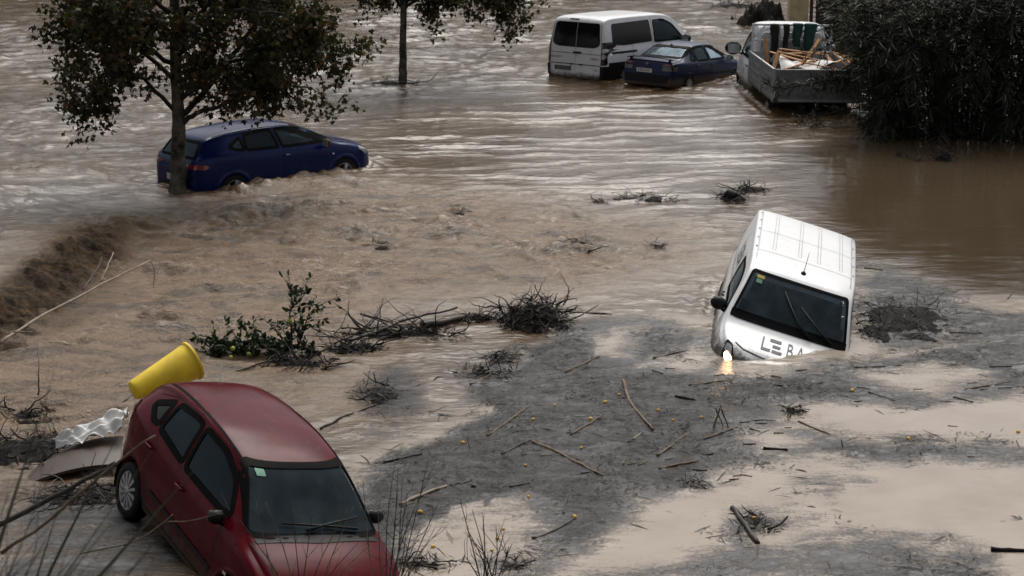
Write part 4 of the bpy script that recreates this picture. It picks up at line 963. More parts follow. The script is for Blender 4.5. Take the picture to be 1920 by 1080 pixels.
# ---- white dropside truck, tail to the viewer under the cane thicket
def truck(pose):
    T = empty('dropside_truck', *pose)
    tag(T, 'white dropside truck with grey tailgate half buried under the cane thicket', 'truck')
    B = Body(top=[(.62, .50), (.622, .9), (.626, 1.5), (.64, 1.95), (.68, 2.10), (.80, 2.16), (1.2, 2.18), (1.55, 2.12), (1.80, 1.92), (2.40, 1.28), (2.65, 1.16), (2.85, .98), (2.95, .75), (2.98, .5)],
             w=[(.62, .90), (.68, .96), (1.0, .99), (2.2, .99), (2.6, .92), (2.85, .78), (2.98, .6)],
             belt=[(.62, 1.22), (2.2, 1.20), (2.98, .9)], wtop=[(.62, .82), (.75, .80), (1.6, .78), (2.38, .88), (2.65, .84), (2.98, .55)],
             crown=[(.62, .05), (.9, .09), (1.6, .09), (2.4, .07), (2.98, .06)], bot=[(.62, .45), (2.98, .40)], expo=3.2, n=100)
    P = M['white_dirty']
    window(B, 'F', rounded([(-.74, 1.95), (.74, 1.95), (.86, 1.36), (-.86, 1.36)], .08), T, 'windscreen', 'glass_dark', .03)
    for ax in 'RL':
        window(B, ax, rounded([(.95, 1.30), (.95, 1.88), (1.50, 1.86), (1.75, 1.72), (2.12, 1.32)], [.05, .07, .1, .08, .05]), T, 'door_window', 'glass_dark', .03)
        strip(B, ax, [(.86, 2.0), (.86, .55)], .014, 'door_seam', M['seam'], T); strip(B, ax, [(2.05, 1.28), (2.10, .55)], .014, 'door_seam', M['seam'], T); handle(B, ax, 1.0, 1.12, T, M['black_plastic'])
        lay_text(B, ax, '3', .20, (1.35, .95), M['ink'], T, 1, .006, 0, 1 if ax == 'R' else -1)
    arch = [(2.10, .38, .42)]; arch_lip(B, 2.10, .38, .42, T, P, .05, .012)
    for sg in (-1, 1):
        wheel(T, (2.10, sg * .85, .37), sg, .36, .22); wheel(T, (-1.45, sg * .82, .37), sg, .36, .22)
        mirror(T, (1.98, sg * 1.16, 1.42), sg, M['black_plastic'], 1.9)
    # pressed back wall of the cab: ribs and two raised arches
    for y0, y1 in ((-.74, -.30), (-.22, .22), (.30, .74)):
        MB().tube([(.60, y0, 1.42), (.60, y0, 1.88), (.60, y0 + .08, 1.97), (.60, y1 - .08, 1.97), (.60, y1, 1.88), (.60, y1, 1.42)], .022, 6).build('wall_rib', P, T)
    # load bed
    MB().box((-1.0, 0, .80), (3.12, 1.96, .08)).build('load_floor', M['alu'], T, False)
    MB().box((-.8, .36, .62), (4.3, .08, .22)).build('chassis_rail', M['black_plastic'], T, False); MB().box((-.8, -.36, .62), (4.3, .08, .22)).build('chassis_rail', M['black_plastic'], T, False)
    for sg in (-1, 1):
        for x0, x1 in ((-2.55, -1.06), (-1.02, .47)):
            s = MB().box(((x0 + x1) / 2, sg * 1.0, 1.17), (x1 - x0, .03, .66)).build('side_board', M['alu'], T, False)
            MB().box(((x0 + x1) / 2, sg * 1.0, 1.515), (x1 - x0, .045, .03)).build('board_edge', M['alu_light'], s, False)
            for z in (1.0, 1.17, 1.34): MB().box(((x0 + x1) / 2, sg * 1.017, z), (x1 - x0 - .02, .012, .014)).build('board_groove', M['alu'], s, False)
        for x in (-2.57, -1.04, .49): MB().box((x, sg * 1.005, 1.16), (.05, .055, .76)).build('bed_post', M['alu_light'], T, False)
    tg = MB().box((-2.60, 0, 1.17), (.03, 1.94, .66)).build('tailgate', M['alu'], T, False)
    MB().box((-2.60, 0, 1.515), (.045, 1.94, .03)).build('board_edge', M['alu_light'], tg, False)
    for z in (.95, 1.39): MB().box((-2.617, 0, z), (.012, 1.92, .016)).build('board_groove', M['alu'], tg, False)
    me = text_mesh('LS', .24, M['ink'], 'lettering')
    for v in me.vertices: v.co = Vector((-2.620, -v.co.x - .05, v.co.y + 1.27))
    link(bpy.data.objects.new('lettering', me), tg)
    MB().box((-2.6, 0, .82), (.05, 1.98, .05)).build('tail_sill', M['alu_light'], T, False)
    # headboard frame behind the cab
    for y in (-.96, -.32, .32, .96): MB().box((.50, y, 1.48), (.05, .05, 1.40)).build('headboard_post', P, T, False)
    for z in (1.52, 1.80, 2.17): MB().box((.505, 0, z), (.04, 1.96, .05)).build('headboard_rail', P, T, False)
    MB().box((.52, 0, 1.17), (.02, 1.90, .66)).build('headboard_panel', P, T, False)
    MB().tube([(.50, .93, 1.85), (.50, .68, 2.15)], .018, 6).build('headboard_brace', P, T); MB().tube([(.50, -.93, 1.85), (.50, -.68, 2.15)], .018, 6).build('headboard_brace', P, T)
    B.finish(P, T, arch, 'cab')
    return T
R = math.radians
def pose(x, y, z, yaw, pit, rol, sc): return (Vector((x, y, z)), Euler((R(rol), R(pit), R(yaw)), 'XYZ'), sc)
RED = red_car(pose(*POSES['red'])); VAN = white_van(pose(*POSES['van'])); LEON = blue_car(pose(*POSES['leon']))
PVAN = passenger_van(pose(*POSES['expert'])); SAL = saloon(pose(*POSES['sedan'])); TRUCK = truck(pose(*POSES['truck']))

# ------------------------------------------------------------------ trees and plants
def leaf_mesh(name, P, A, N, size, tmpl, tris, tone, mat):
    """many leaves in one mesh: positions, axes, normals, sizes"""
    A = A / np.linalg.norm(A, axis=1, keepdims=True); S_ = np.cross(N, A); S_ /= np.linalg.norm(S_, axis=1, keepdims=True) + 1e-9; N = np.cross(A, S_)
    T = np.array(tmpl, float)
    V = P[:, None, :] + size[:, None, None] * (T[None, :, 0:1] * S_[:, None, :] + T[None, :, 1:2] * A[:, None, :] + T[None, :, 2:3] * N[:, None, :])
    K = len(T); F_ = np.array(tris)[None] + (np.arange(len(P)) * K)[:, None, None]
    me = array_mesh(name, V.reshape(-1, 3), F_.reshape(-1, 3), mat)
    a = me.attributes.new('tone', 'FLOAT', 'POINT'); a.data.foreach_set('value', np.repeat(tone, K).astype(np.float32))
    return me
def palm():
    ang = [-75, -50, -22, 5, 30, 62, 90, 118, 150, 175, 202, 230, 255]; r = [.25, .55, .42, .80, .50, .52, 1.0, .52, .50, .80, .42, .55, .25]
    T = [(0, .30, 0)] + [(.62 * q * math.cos(math.radians(a)), .36 + .62 * q * math.sin(math.radians(a)), -.16 * q * q) for a, q in zip(ang, r)]
    return T, [(0, i, i + 1) for i in range(1, len(T) - 1)]
PLANE_T, PLANE_F = palm()
LANCE_T = [(0, 0, 0), (.045, .3, .012), (.04, .62, .0), (0, 1, -.08), (-.04, .62, .0), (-.045, .3, .012), (0, .45, -.012)]
LANCE_F = [(0, 1, 6), (1, 2, 6), (2, 3, 6), (3, 4, 6), (4, 5, 6), (5, 0, 6)]
OVAL_T = [(0, 0, 0), (.22, .35, .05), (.20, .70, .03), (0, 1, -.05), (-.20, .70, .03), (-.22, .35, .05), (0, .5, -.03)]
def spline(pts, k=5):
    pts = [Vector(p) for p in pts]; out = []; n = len(pts)
    for i in range(n - 1):
        p0, p1, p2, p3 = pts[max(i - 1, 0)], pts[i], pts[i + 1], pts[min(i + 2, n - 1)]
        for j in range(k):
            t = j / k; out.append(.5 * ((2 * p1) + (p2 - p0) * t + (2 * p0 - 5 * p1 + 4 * p2 - p3) * t * t + (3 * p1 - p0 - 3 * p2 + p3) * t ** 3))
    out.append(pts[-1]); return out
def rvec(rg): 
    while True:
        v = Vector((rg.uniform(-1, 1), rg.uniform(-1, 1), rg.uniform(-1, 1)))
        if .05 < v.length < 1: return v.normalized()
def plane_tree(label, base, trunk, tr, limbs, seed, per=9, lsize=.15, nleaf_part=60):
    rg = random.Random(seed); T = empty('plane_tree', base); tag(T, label, 'tree')
    tp = spline(trunk, 5); n = len(tp); rad = [tr[0] * (1 - i / n) + tr[1] * (i / n) for i in range(n)]
    rad = [r * (1 + (.75 * max(0, 1 - i / 4) ** 2)) * rg.uniform(.94, 1.06) for i, r in enumerate(rad)]
    tm = MB().tube([p + rvec(rg) * .012 for p in tp], rad, 12).build('trunk', M['bark'], T)
    tw = MB(); LP = []; LA = []
    def twig(p, d, L, r, dep):
        pts = [p]; q = p.copy(); dd = d.normalized()
        for k in range(4):
            dd = (dd + rvec(rg) * .28 + Vector((0, 0, -.07 * (dep + 1)))).normalized(); q = q + dd * (L / 4); pts.append(q.copy())
            m = per if dep else max(2, per // 3)
            for _ in range(rg.randint(m // 3, max(m // 2, 1)) if dep else rg.randint(0, 2)):
                LP.append(q + rvec(rg) * rg.uniform(.04, .34) - dd * rg.uniform(0, L / 4)); LA.append((dd * .4 + rvec(rg) * .9 + Vector((0, 0, -.65))).normalized())
        tw.tube(pts, [r, r * .85, r * .7, r * .5, r * .3], 4, False)
        if dep < 1:
            for k in range(rg.randint(3, 4)):
                i = rg.randint(1, 4); twig(pts[i], (dd * .6 + rvec(rg) * .9).normalized(), L * rg.uniform(.4, .7), r * .5, dep + 1)
    for lp, r0, dens in limbs:
        sp = spline(lp, 5); m = len(sp)
        sp = [sp[0]] + [p + rvec(rg) * .03 for p in sp[1:]]
        MB().tube(sp, [r0 * (1 - .82 * i / m) for i in range(m)], 8).build('limb', M['twig'], T)
        L = sum((b - a).length for a, b in zip(sp[:-1], sp[1:]))
        for k in range(int(L * dens)):
            t = rg.uniform(.18, 1) ** .8; i = min(int(t * (m - 1)), m - 2); p = sp[i].lerp(sp[i + 1], rg.random()); d = (sp[i + 1] - sp[i]).normalized()
            twig(p, (d * .5 + rvec(rg) * .9).normalized(), rg.uniform(.35, .80), .011, 0)
    o = tw.build('twigs', M['twig'], T); o['kind'] = 'stuff'
    P = np.array([p[:] for p in LP]); A = np.array([a[:] for a in LA]); rs = np.random.RandomState(seed)
    N = rs.normal(size=P.shape) + np.array([0, -.25, .55]); sz = lsize * rs.uniform(.6, 1.25, len(P)); tone = rs.uniform(0, 1, len(P))
    me = leaf_mesh('foliage', P, A, N, sz, PLANE_T, PLANE_F, tone, M['f_plane'])
    f = link(bpy.data.objects.new('foliage', me), T); f['kind'] = 'stuff'
    one = leaf_mesh('leaf', np.zeros((1, 3)), np.array([[0, 1., 0]]), np.array([[0, 0, 1.]]), np.array([lsize * 1.15]), PLANE_T, PLANE_F, np.array([.9]), M['f_plane'])
    order = np.argsort(P[:, 2] + .25 * rs.normal(size=len(P)))[:nleaf_part * 3]
    for i in order[::3]:
        l = link(bpy.data.objects.new('leaf', one), T); l.location = P[i] + rs.normal(size=3) * .05
        l.rotation_euler = (rs.uniform(1.9, 4.2), rs.uniform(-.6, .6), rs.uniform(0, 6.3))
    return T, len(P)
t1 = at(333, 360)
L1 = [([(.10, 0, 1.50), (.45, -.1, 1.78), (.95, -.25, 1.95), (1.7, -.4, 2.35), (2.65, -.5, 2.30)], .055, 4.4), ([(.08, 0, 1.62), (.6, .2, 2.2), (1.2, .4, 2.95), (1.9, .5, 3.9), (2.5, .5, 5.0)], .065, 4.2),
      ([(.10, 0, 2.0), (.7, -.3, 2.5), (1.5, -.5, 2.9), (2.4, -.6, 3.05), (3.2, -.6, 3.0)], .05, 5.0), ([(.08, 0, 1.75), (-.4, -.1, 2.3), (-.95, -.2, 2.65), (-1.30, -.3, 2.45), (-1.5, -.3, 2.1)], .045, 3.6),
      ([(.08, 0, 2.3), (-.6, .2, 2.9), (-1.2, .3, 3.2), (-1.65, .3, 3.0), (-1.85, .3, 2.6)], .05, 4.4), ([(.09, 0, 2.6), (-.5, -.6, 3.2), (-1.2, -1.0, 3.7), (-1.8, -1.1, 3.6)], .05, 5.5),
      ([(.09, 0, 2.8), (.7, -.7, 3.3), (1.4, -1.2, 3.8), (2.2, -1.3, 3.75), (2.8, -1.3, 3.6)], .05, 5.5), ([(.1, 0, 2.9), (.5, .8, 3.5), (1.0, 1.5, 4.0), (1.6, 2.1, 4.2)], .05, 6), ([(.1, 0, 3.0), (-.6, .8, 3.6), (-1.2, 1.5, 4.0), (-2.0, 1.8, 4.1)], .05, 6),
      ([(.1, 0, 3.2), (-.3, -.9, 3.7), (-.4, -1.8, 4.0), (-.6, -2.4, 3.8)], .05, 7), ([(.1, 0, 3.3), (.6, -.4, 4.0), (1.5, -.5, 4.5), (2.5, -.4, 4.6)], .05, 6), ([(.1, 0, 3.5), (-.7, -.3, 4.3), (-1.3, -.4, 4.7), (-2.0, -.3, 4.5)], .05, 6),
      ([(.1, 0, 3.1), (-.2, -.5, 3.2), (-.7, -.9, 3.1), (-1.0, -1.0, 2.8)], .035, 5), ([(.1, 0, 2.5), (.3, -.5, 2.9), (.6, -.9, 2.9), (.9, -1.1, 2.7)], .035, 4.5),
      ([(.1, 0, 4.2), (.5, .5, 5.0), (1.2, .8, 5.6), (2.0, 1.0, 5.8)], .045, 5), ([(.1, 0, 4.4), (-.5, .3, 5.2), (-1.3, .4, 5.7), (-2.0, .3, 5.9)], .045, 5), ([(.1, 0, 4.8), (.2, -.6, 5.6), (.3, -1.2, 6.2)], .04, 5), ([(.1, 0, 5.2), (.0, .3, 6.2), (-.1, .4, 7.0)], .04, 6)]
TREE1, n1 = plane_tree('big leafy plane tree standing in the current behind the blue hatchback', (t1.x, t1.y, -.25), [(0, 0, 0), (.03, 0, .8), (.08, 0, 1.6), (.07, .02, 2.6), (.10, 0, 3.8), (.06, .05, 5.2), (.05, 0, 6.0)], (.155, .06), L1, 11, per=17, lsize=.135)
t2 = at(757, 156)
L2 = [([(0, 0, 2.15), (.5, -.1, 2.45), (1.3, -.2, 2.55), (2.1, -.2, 2.35), (2.9, -.2, 2.2)], .045, 6.5), ([(0, 0, 2.3), (.7, .2, 2.7), (1.8, .2, 2.85), (2.8, .1, 2.7)], .045, 7), ([(0, 0, 2.2), (-.5, -.1, 2.65), (-1.3, -.2, 3.0), (-2.2, -.2, 3.1)], .045, 5),
      ([(0, 0, 2.6), (.3, -.7, 3.1), (.7, -1.4, 3.3), (1.2, -1.9, 3.1)], .04, 6), ([(0, 0, 2.8), (.8, .2, 3.4), (1.9, .3, 3.8)], .045, 6), ([(0, 0, 2.9), (-.8, .3, 3.5), (-1.8, .3, 3.9)], .045, 6), ([(0, 0, 3.3), (.2, .8, 3.9), (.4, 1.7, 4.3)], .04, 6), ([(0, 0, 3.6), (-.2, -.6, 4.4), (-.3, -1.2, 4.9)], .04, 6), ([(0, 0, 4.2), (.1, .2, 5.2), (.1, .2, 6.0)], .04, 6)]
TREE2, n2 = plane_tree('slender plane tree trunk standing alone in open water beyond the hatchback', (t2.x, t2.y, -.25), [(0, 0, 0), (-.02, 0, .5), (.0, 0, 1.2), (.02, 0, 2.2), (0, 0, 3.4), (0, 0, 4.6)], (.125, .05), L2, 23, per=16, lsize=.135, nleaf_part=36)
print('tree leaves', n1, n2)

# cane thicket on the right
def thicket():
    rg = random.Random(5); rs = np.random.RandomState(5)
    c0 = at(1650, 262); T = empty('cane_thicket', (c0.x, c0.y, -.1)); tag(T, 'dense dark cane thicket rising from the water at the right edge', 'thicket')
    st = MB(); P = []; A = []
    for i in range(380):
        x = rg.uniform(.05, 5.6); y = rg.uniform(.15, 4.2) if i % 5 < 2 else rg.uniform(.05, 1.6)
        b = Vector((x, y, 0)); Ht = rg.uniform(3.2, 5.4) * (1 if x > .7 else .8); lean = Vector((rg.uniform(-.45, .35) - (.45 if x < 1.4 else 0), rg.uniform(-.55, .25), 0)); pts = []
        for k in range(7):
            t = k / 6; pts.append(b + lean * (t ** 1.7) * Ht * .55 + Vector((0, 0, Ht * (t - .22 * t ** 3))) + rvec(rg) * .03)
        st.tube(pts, [.013 * (1 - .75 * k / 6) + .002 for k in range(7)], 4, False)
        nl = rg.randint(75, 105)
        for k in range(nl):
            t = rg.uniform(.0, 1) ** (1.25 if y < 1.7 else .8); f = t * 6; j = min(int(f), 5); p = pts[j].lerp(pts[j + 1], f - j); d = (pts[j + 1] - pts[j]).normalized()
            o = rvec(rg); o.z *= .5
            P.append(p + o * rg.uniform(0, .16)); A.append(d * .55 + o * .9 + Vector((0, -.15, -.25 - .4 * (1 - t))))
    # outer sprays that hang over the truck and the water
    for i in range(130):
        x = rg.uniform(-.1, 5.4); b = Vector((x, rg.uniform(-.1, .6), rg.uniform(.35, 3.2))); d = Vector((rg.uniform(-.9, .3) if x < 1.5 else rg.uniform(-.5, .5), rg.uniform(-1, -.2), rg.uniform(-.1, .7))).normalized(); q = b; pts = [b]
        for k in range(5): d = (d + Vector((0, 0, -.28))).normalized(); q = q + d * rg.uniform(.16, .26); pts.append(q)
        st.tube(pts, [.009, .008, .007, .005, .004, .002], 4, False)
        for k in range(44):
            f = rg.uniform(.2, 5); j = min(int(f), 4); p = pts[j].lerp(pts[j + 1], f - j); P.append(p); A.append((pts[j + 1] - pts[j]).normalized() * .7 + rvec(rg) * .8 + Vector((0, 0, -.35)))
    s = st.build('stems', M['twig'], T); s['kind'] = 'stuff'
    P = np.array([p[:] for p in P]); A = np.array([a[:] for a in A]); N = rs.normal(size=P.shape) * .8 + np.array([0, -.3, .6])
    me = leaf_mesh('leaves', P, A, N, rs.uniform(.16, .40, len(P)), LANCE_T, LANCE_F, rs.uniform(0, 1, len(P)), M['f_cane'])
    l = link(bpy.data.objects.new('leaves', me), T); l['kind'] = 'stuff'
    print('thicket leaves', len(P))
thicket()
def leafy_bough(name, label, cat, loc, pts, nside, seed, mat='f_cane', tm=(LANCE_T, LANCE_F), ls=(.12, .26), per=16, tw='twig', fruit=(), r0=.02, spread=.7):
    rg = random.Random(seed); rs = np.random.RandomState(seed); T = empty(name, loc); tag(T, label, cat)
    sp = spline(pts, 4); m = len(sp)
    MB().tube(sp, [r0 * (1 - .8 * i / m) for i in range(m)], 6).build('stem', M[tw], T)
    st = MB(); P = []; A = []
    for k in range(nside):
        i = rg.randint(1, m - 2); d = ((sp[i + 1] - sp[i]).normalized() * .6 + rvec(rg) * spread).normalized(); q = sp[i].copy(); pp = [q.copy()]
        for j in range(4): d = (d + rvec(rg) * .2 + Vector((0, 0, -.06))).normalized(); q = q + d * rg.uniform(.06, .14); q.z = max(q.z, .01); pp.append(q.copy())
        st.tube(pp, [.007, .006, .005, .004, .002], 4, False)
        for j in range(per):
            f = rg.uniform(.3, 4); a = min(int(f), 3); P.append(pp[a].lerp(pp[a + 1], f - a)); A.append((pp[a + 1] - pp[a]).normalized() * .7 + rvec(rg) * .8)
    o = st.build('twigs', M[tw], T); o['kind'] = 'stuff'
    P = np.array([p[:] for p in P]); A = np.array([a[:] for a in A]); N = rs.normal(size=P.shape) * .7 + np.array([0, -.2, .8])
    l = link(bpy.data.objects.new('leaves', leaf_mesh('leaves', P, A, N, rs.uniform(*ls, len(P)), tm[0], tm[1], rs.uniform(0, 1, len(P)), M[mat])), T); l['kind'] = 'stuff'
    for x, y, z, r in fruit:
        f = MB().lathe([(0, -1.15 * r), (.45 * r, -1.0 * r), (.85 * r, -.5 * r), (r, 0), (.85 * r, .5 * r), (.45 * r, 1.0 * r), (.12 * r, 1.2 * r), (0, 1.22 * r)], 12, 'z').build('lemon', M['lime'], T); f.location = (x, y, z); f.rotation_euler = (rg.uniform(0, 3), rg.uniform(0, 3), 0)
    return T
b = at(1600, 225)
leafy_bough('cane_bough', 'dark cane bough lying across the grey truck tailgate', 'branch', (b.x, b.y - .2, .1), [(1.0, .3, .6), (.3, .0, .75), (-.6, -.1, .85), (-1.4, -.1, .72), (-1.9, 0, .62)], 44, 31, r0=.03)
leafy_bough('cane_bough', 'dark cane bough trailing in the water below the truck tailgate', 'branch', (b.x, b.y - .5, 0), [(1.2, .2, .55), (.3, .0, .42), (-.5, -.1, .28), (-1.3, -.2, .10)], 40, 32, r0=.03)
leafy_bough('cane_bough', 'short leafy cane bough touching the water left of the thicket', 'branch', (b.x + .8, b.y - .6, 0), [(1.0, .1, .7), (.3, .0, .5), (-.3, -.1, .22), (-.7, -.2, .06)], 30, 33, r0=.03)
leafy_bough('cane_bough', 'long leafy cane bough drooping over the right end of the tailgate', 'branch', (b.x + .3, b.y - .1, .5), [(1.0, .3, .9), (.3, .0, 1.0), (-.4, -.1, .75), (-1.0, -.2, .30)], 60, 35, r0=.03)
leafy_bough('cane_bough', 'high cane bough arching towards the green netting', 'branch', (b.x + .2, b.y + .9, 1.3), [(1.2, .3, .9), (.5, .0, 1.1), (-.1, -.1, 1.0), (-.6, -.1, .70)], 50, 36, r0=.03)
leafy_bough('cane_bough', 'leafy cane bough reaching over the planks in the truck bed', 'branch', (b.x, b.y + .5, .9), [(.9, .3, .6), (.3, .0, .9), (-.3, -.1, .9), (-.8, -.1, .62)], 40, 34, r0=.03)

# walled gateway far behind the truck
def gateway():
    Y = 58.0
    def X(px, z=0): return atY(px, 60, Y).x
    w1 = MB(); x0, x1 = X(1477), X(1512)
    p = MB().box(((x0 + x1) / 2, Y, 1.5), (x1 - x0, .5, 3.4)).build('gate_pillar', M['cream'], None, False); tag(p, 'cream rendered gate pillar behind the truck cab', 'pillar')
    T = empty('metal_gate', ((X(1522) + X(1566)) / 2, Y, 0)); tag(T, 'dark oxblood metal gate between cream pillars far behind the truck', 'gate')
    gw = X(1566) - X(1524)
    MB().box((.08, 0, 1.5), (gw, .03, 2.8)).build('gate_sheet', M['gate_red'], T, False)
    for k in range(7): MB().box((.08 - gw / 2 + gw * (k + .5) / 7, -.03, 1.5), (.03, .03, 2.8)).build('gate_bar', M['gate_red'], T, False)
    MB().box((-gw / 2 - .05, 0, 1.5), (.09, .09, 3.2)).build('gate_post', M['gate_red'], T, False)
    xa, xb = X(1568), X(1640)
    W = empty('boundary_wall', (xa, Y, 0)); tag(W, 'cream rendered wall right of the oxblood gate', 'wall')
    MB().box(((xb - xa) * .22, 0, 1.6), ((xb - xa) * .44, .4, 3.4)).build('wall_pier', M['cream'], W, False)
    MB().box(((xb - xa) * 1.4, .05, 1.0), ((xb - xa) * 1.9, .25, 2.2)).build('wall_panel', M['cream'], W, False)
    MB().box(((xb - xa) * 1.4, .05, 2.14), ((xb - xa) * 1.95, .32, .08)).build('wall_coping', M['cream'], W, False)
gateway()

# ------------------------------------------------------------------ debris
def mound(name, label, cat, c, rx, ry, h, mat, seed, rot=0.0, rough=.5, n=34, kind=None):
    xs = np.linspace(-1, 1, n); X, Y = np.meshgrid(xs, xs); r = np.hypot(X, Y) * (1 + .35 * fbm(X * 1.6 + seed, Y * 1.6, 3, seed))
    Z = h * (sstep(1.0, .15, r) + rough * np.clip(sstep(1.0, .5, r), 0, 1) * fbm(X * 3 + seed, Y * 3, 4, seed + 3, .6)) - .05 * sstep(.7, 1.1, r) - .02
    ca, sa = math.cos(rot), math.sin(rot); V = np.stack([X * rx * ca - Y * ry * sa, X * rx * sa + Y * ry * ca, Z], -1).reshape(-1, 3)
    idx = np.arange(n * n).reshape(n, n); Fc = np.stack([idx[:-1, :-1], idx[:-1, 1:], idx[1:, 1:], idx[1:, :-1]], -1).reshape(-1, 4)
    keep = (r.reshape(-1)[Fc] < 1.12).any(1)
    T = empty(name, c); tag(T, label, cat)
    link(bpy.data.objects.new('mud_mat', array_mesh('mud_mat', V, Fc[keep], mat, True)), T)
    return T
def tangle(T, n, rx, ry, h, seed, mat, r=.012, L=.5, name='root', up=.2, curl=.5):
    """loose twigs or roots, each a part, in and over a heap"""
    rg = random.Random(seed)
    for i in range(n):
        a = rg.uniform(0, 6.28); q = math.sqrt(rg.random()); p = Vector((rx * q * math.cos(a), ry * q * math.sin(a), h * rg.uniform(-.1, 1) * (1 - q * .6))); d = Vector((rg.uniform(-1, 1), rg.uniform(-1, 1), rg.uniform(-.2, up + .2))).normalized(); pts = [p]
        l = L * rg.uniform(.4, 1.2)
        for k in range(6): d = (d + rvec(rg) * curl).normalized(); d.z = d.z * .85 + up * .06; p = p + d * (l / 6); p.z = max(p.z, -.01); pts.append(p.copy())
        rr = r * rg.uniform(.45, 1.2); MB().tube(pts, [rr * (1 - .12 * k) for k in range(7)], 5).build(name, M[mat] if i % 5 else M['cane_dark'], T)
def scraps(T, n, rx, ry, h, seed, mat):
    """crumbs of straw and leaf on a heap, too small to tell apart: one part"""
    rs = np.random.RandomState(seed); a = rs.uniform(0, 6.28, n); q = np.sqrt(rs.uniform(0, 1, n)) * 1.05
    P = np.stack([rx * q * np.cos(a), ry * q * np.sin(a), np.maximum(h * (1 - q) * rs.uniform(.3, 1.2, n), .01)], -1); A = rs.normal(size=(n, 3)) * [1, 1, .45]
    me = leaf_mesh('straw', P, A, rs.normal(size=(n, 3)) * .5 + [0, 0, 1], rs.uniform(.05, .20, n), OVAL_T if mat == 'f_bank' else LANCE_T, LANCE_F, rs.uniform(0, 1, n), M[mat])
    o = link(bpy.data.objects.new('straw', me), T); o['kind'] = 'stuff'
def stick(px, label, mat='cane', r=.014, group=None, zoff=0.0, tip=.55, seed=0, name='cane_stick', lift=None, cat='stick', nodes=True, Y=None):
    """px: photo points along the stick, lying on the flood (or, with Y, on the upright plane at that distance)"""
    rg = random.Random(seed * 7 + int(px[0][0]))
    P = [atY(p[0], p[1], Y) if Y else at(p[0], p[1], p[2] if len(p) > 2 else 0) for p in px]
    if not Y:
        for k, p in enumerate(P):
            if len(px[k]) < 3: p.z = water_z(p.x, p.y) + r * .4 + zoff
    sp = spline(P, max(3, 12 // len(P))); L = sum((b - a).length for a, b in zip(sp[:-1], sp[1:])); n = len(sp)
    sp = [p + rvec(rg) * min(.012, L * .008) for p in sp]; rad = [r * (1 - (1 - tip) * i / n) * (1.12 if nodes and i % 3 == 0 else 1) for i in range(n)]
    c = sp[0].copy(); o = MB().tube([p - c for p in sp], rad, 7).build(name, M[mat], None); o.location = c
    return tag(o, label, cat, group)
S_ = stick
S_([(1168, 714), (1176, 745), (1200, 780), (1225, 808)], 'bent brown cane stick curving through the grey silt', r=.022)
S_([(1000, 829), (1040, 846), (1090, 872), (1130, 894)], 'long brown cane slanting down to the right across grey silt', r=.020)
S_([(941, 852), (968, 838), (995, 826)], 'thin dark twig leaning against the long slanting cane', 'cane_dark', .012)
S_([(1071, 815), (1125, 786)], 'short tan cane pointing at a yellow fruit in grey silt', r=.013)
S_([(1061, 698), (1124, 671)], 'straight tan cane near the left edge of the grey silt', 'cane', .014)
S_([(1232, 856), (1265, 832), (1292, 813)], 'brown cane sloping up to the right below the three crossed stalks', r=.014)
S_([(1235, 881), (1309, 865)], 'straight brown cane at the lower edge of the grey silt', r=.014)
S_([(1318, 824), (1350, 813), (1383, 800)], 'tan cane just below the crossed upright stalks', r=.014)
S_([(1388, 793), (1425, 788), (1453, 789)], 'dark thin twig right of the crossed upright stalks', 'cane_dark', .010)
S_([(1496, 791), (1556, 816)], 'slender tan cane beside a pale pool in the silt', r=.012)
S_([(1431, 843), (1477, 845)], 'short thick blackened stick at the rim of the pale mudflat', 'root', .022)
S_([(1338, 803), (1345, 780, .16), (1352, 760, .30)], 'tan stalk leaning upright, left one of the three crossed', r=.012, seed=2)
S_([(1352, 766, .28), (1359, 783, .14), (1366, 802)], 'tan stalk leaning upright, right one of the three crossed', r=.011, seed=3)
S_([(1341, 764, .28), (1350, 785, .13), (1356, 800)], 'tan stalk leaning upright, middle one of the three crossed', r=.009, seed=4)
S_([(1374, 954), (1398, 988), (1421, 1021)], 'thick dark stick crossing a black mud patch on the pale flat', 'cane_dark', .028, tip=.9)
S_([(1441, 994), (1462, 984), (1477, 970)], 'short curved root at the right of the black mud patch', 'root', .016)
S_([(1408, 958), (1421, 974)], 'small brown stub beside a fruit on the black mud patch', 'cane', .012)
S_([(1292, 724), (1330, 719), (1374, 713)], 'long thin brown cane lying below the lit headlamp', r=.012)
S_([(1225, 676), (1270, 668), (1307, 662)], 'dark thin twig left of the lit headlamp', 'cane_dark', .012)
S_([(1601, 694), (1650, 690), (1690, 687)], 'dark thin twig beside the pale pool right of the white van', 'cane_dark', .012)
S_([(1628, 737), (1678, 752)], 'thin twig under the pale pool right of the white van', 'cane_dark', .010)
S_([(1788, 746), (1824, 755)], 'short dark stick near the right edge above a pale pool', 'cane_dark', .014)
S_([(1810, 731), (1850, 724), (1894, 715)], 'long brown cane near the right edge of the silt', r=.012)
S_([(1838, 731), (1925, 724)], 'thin brown cane cut off by the right edge', 'cane_dark', .010)
S_([(1855, 688), (1897, 690)], 'short dark twig on the upper right silt', 'cane_dark', .010)
S_([(1858, 1033), (1925, 1035)], 'thick black branch end at the lower right edge', 'root', .03)
S_([(1266, 746), (1302, 752)], 'short black stick in the silt below the van', 'root', .016)
S_([(1187, 824), (1205, 811)], 'small bleached white splinter in the grey silt', 'cane_pale', .014)
S_([(1000, 1011), (1035, 998), (1077, 972)], 'brown stick ending at a yellow fruit on the shore of the pale flat', 'cane_dark', .018)
S_([(915, 818), (955, 790), (994, 760)], 'long tan cane pointing up to the right in the silt', 'cane', .016)
S_([(718, 868), (755, 860), (791, 853)], 'dark stick just right of the red car windscreen', 'root', .014)
S_([(751, 947), (790, 930), (837, 912)], 'split pale cane right of the red car', 'cane_pale', .022)
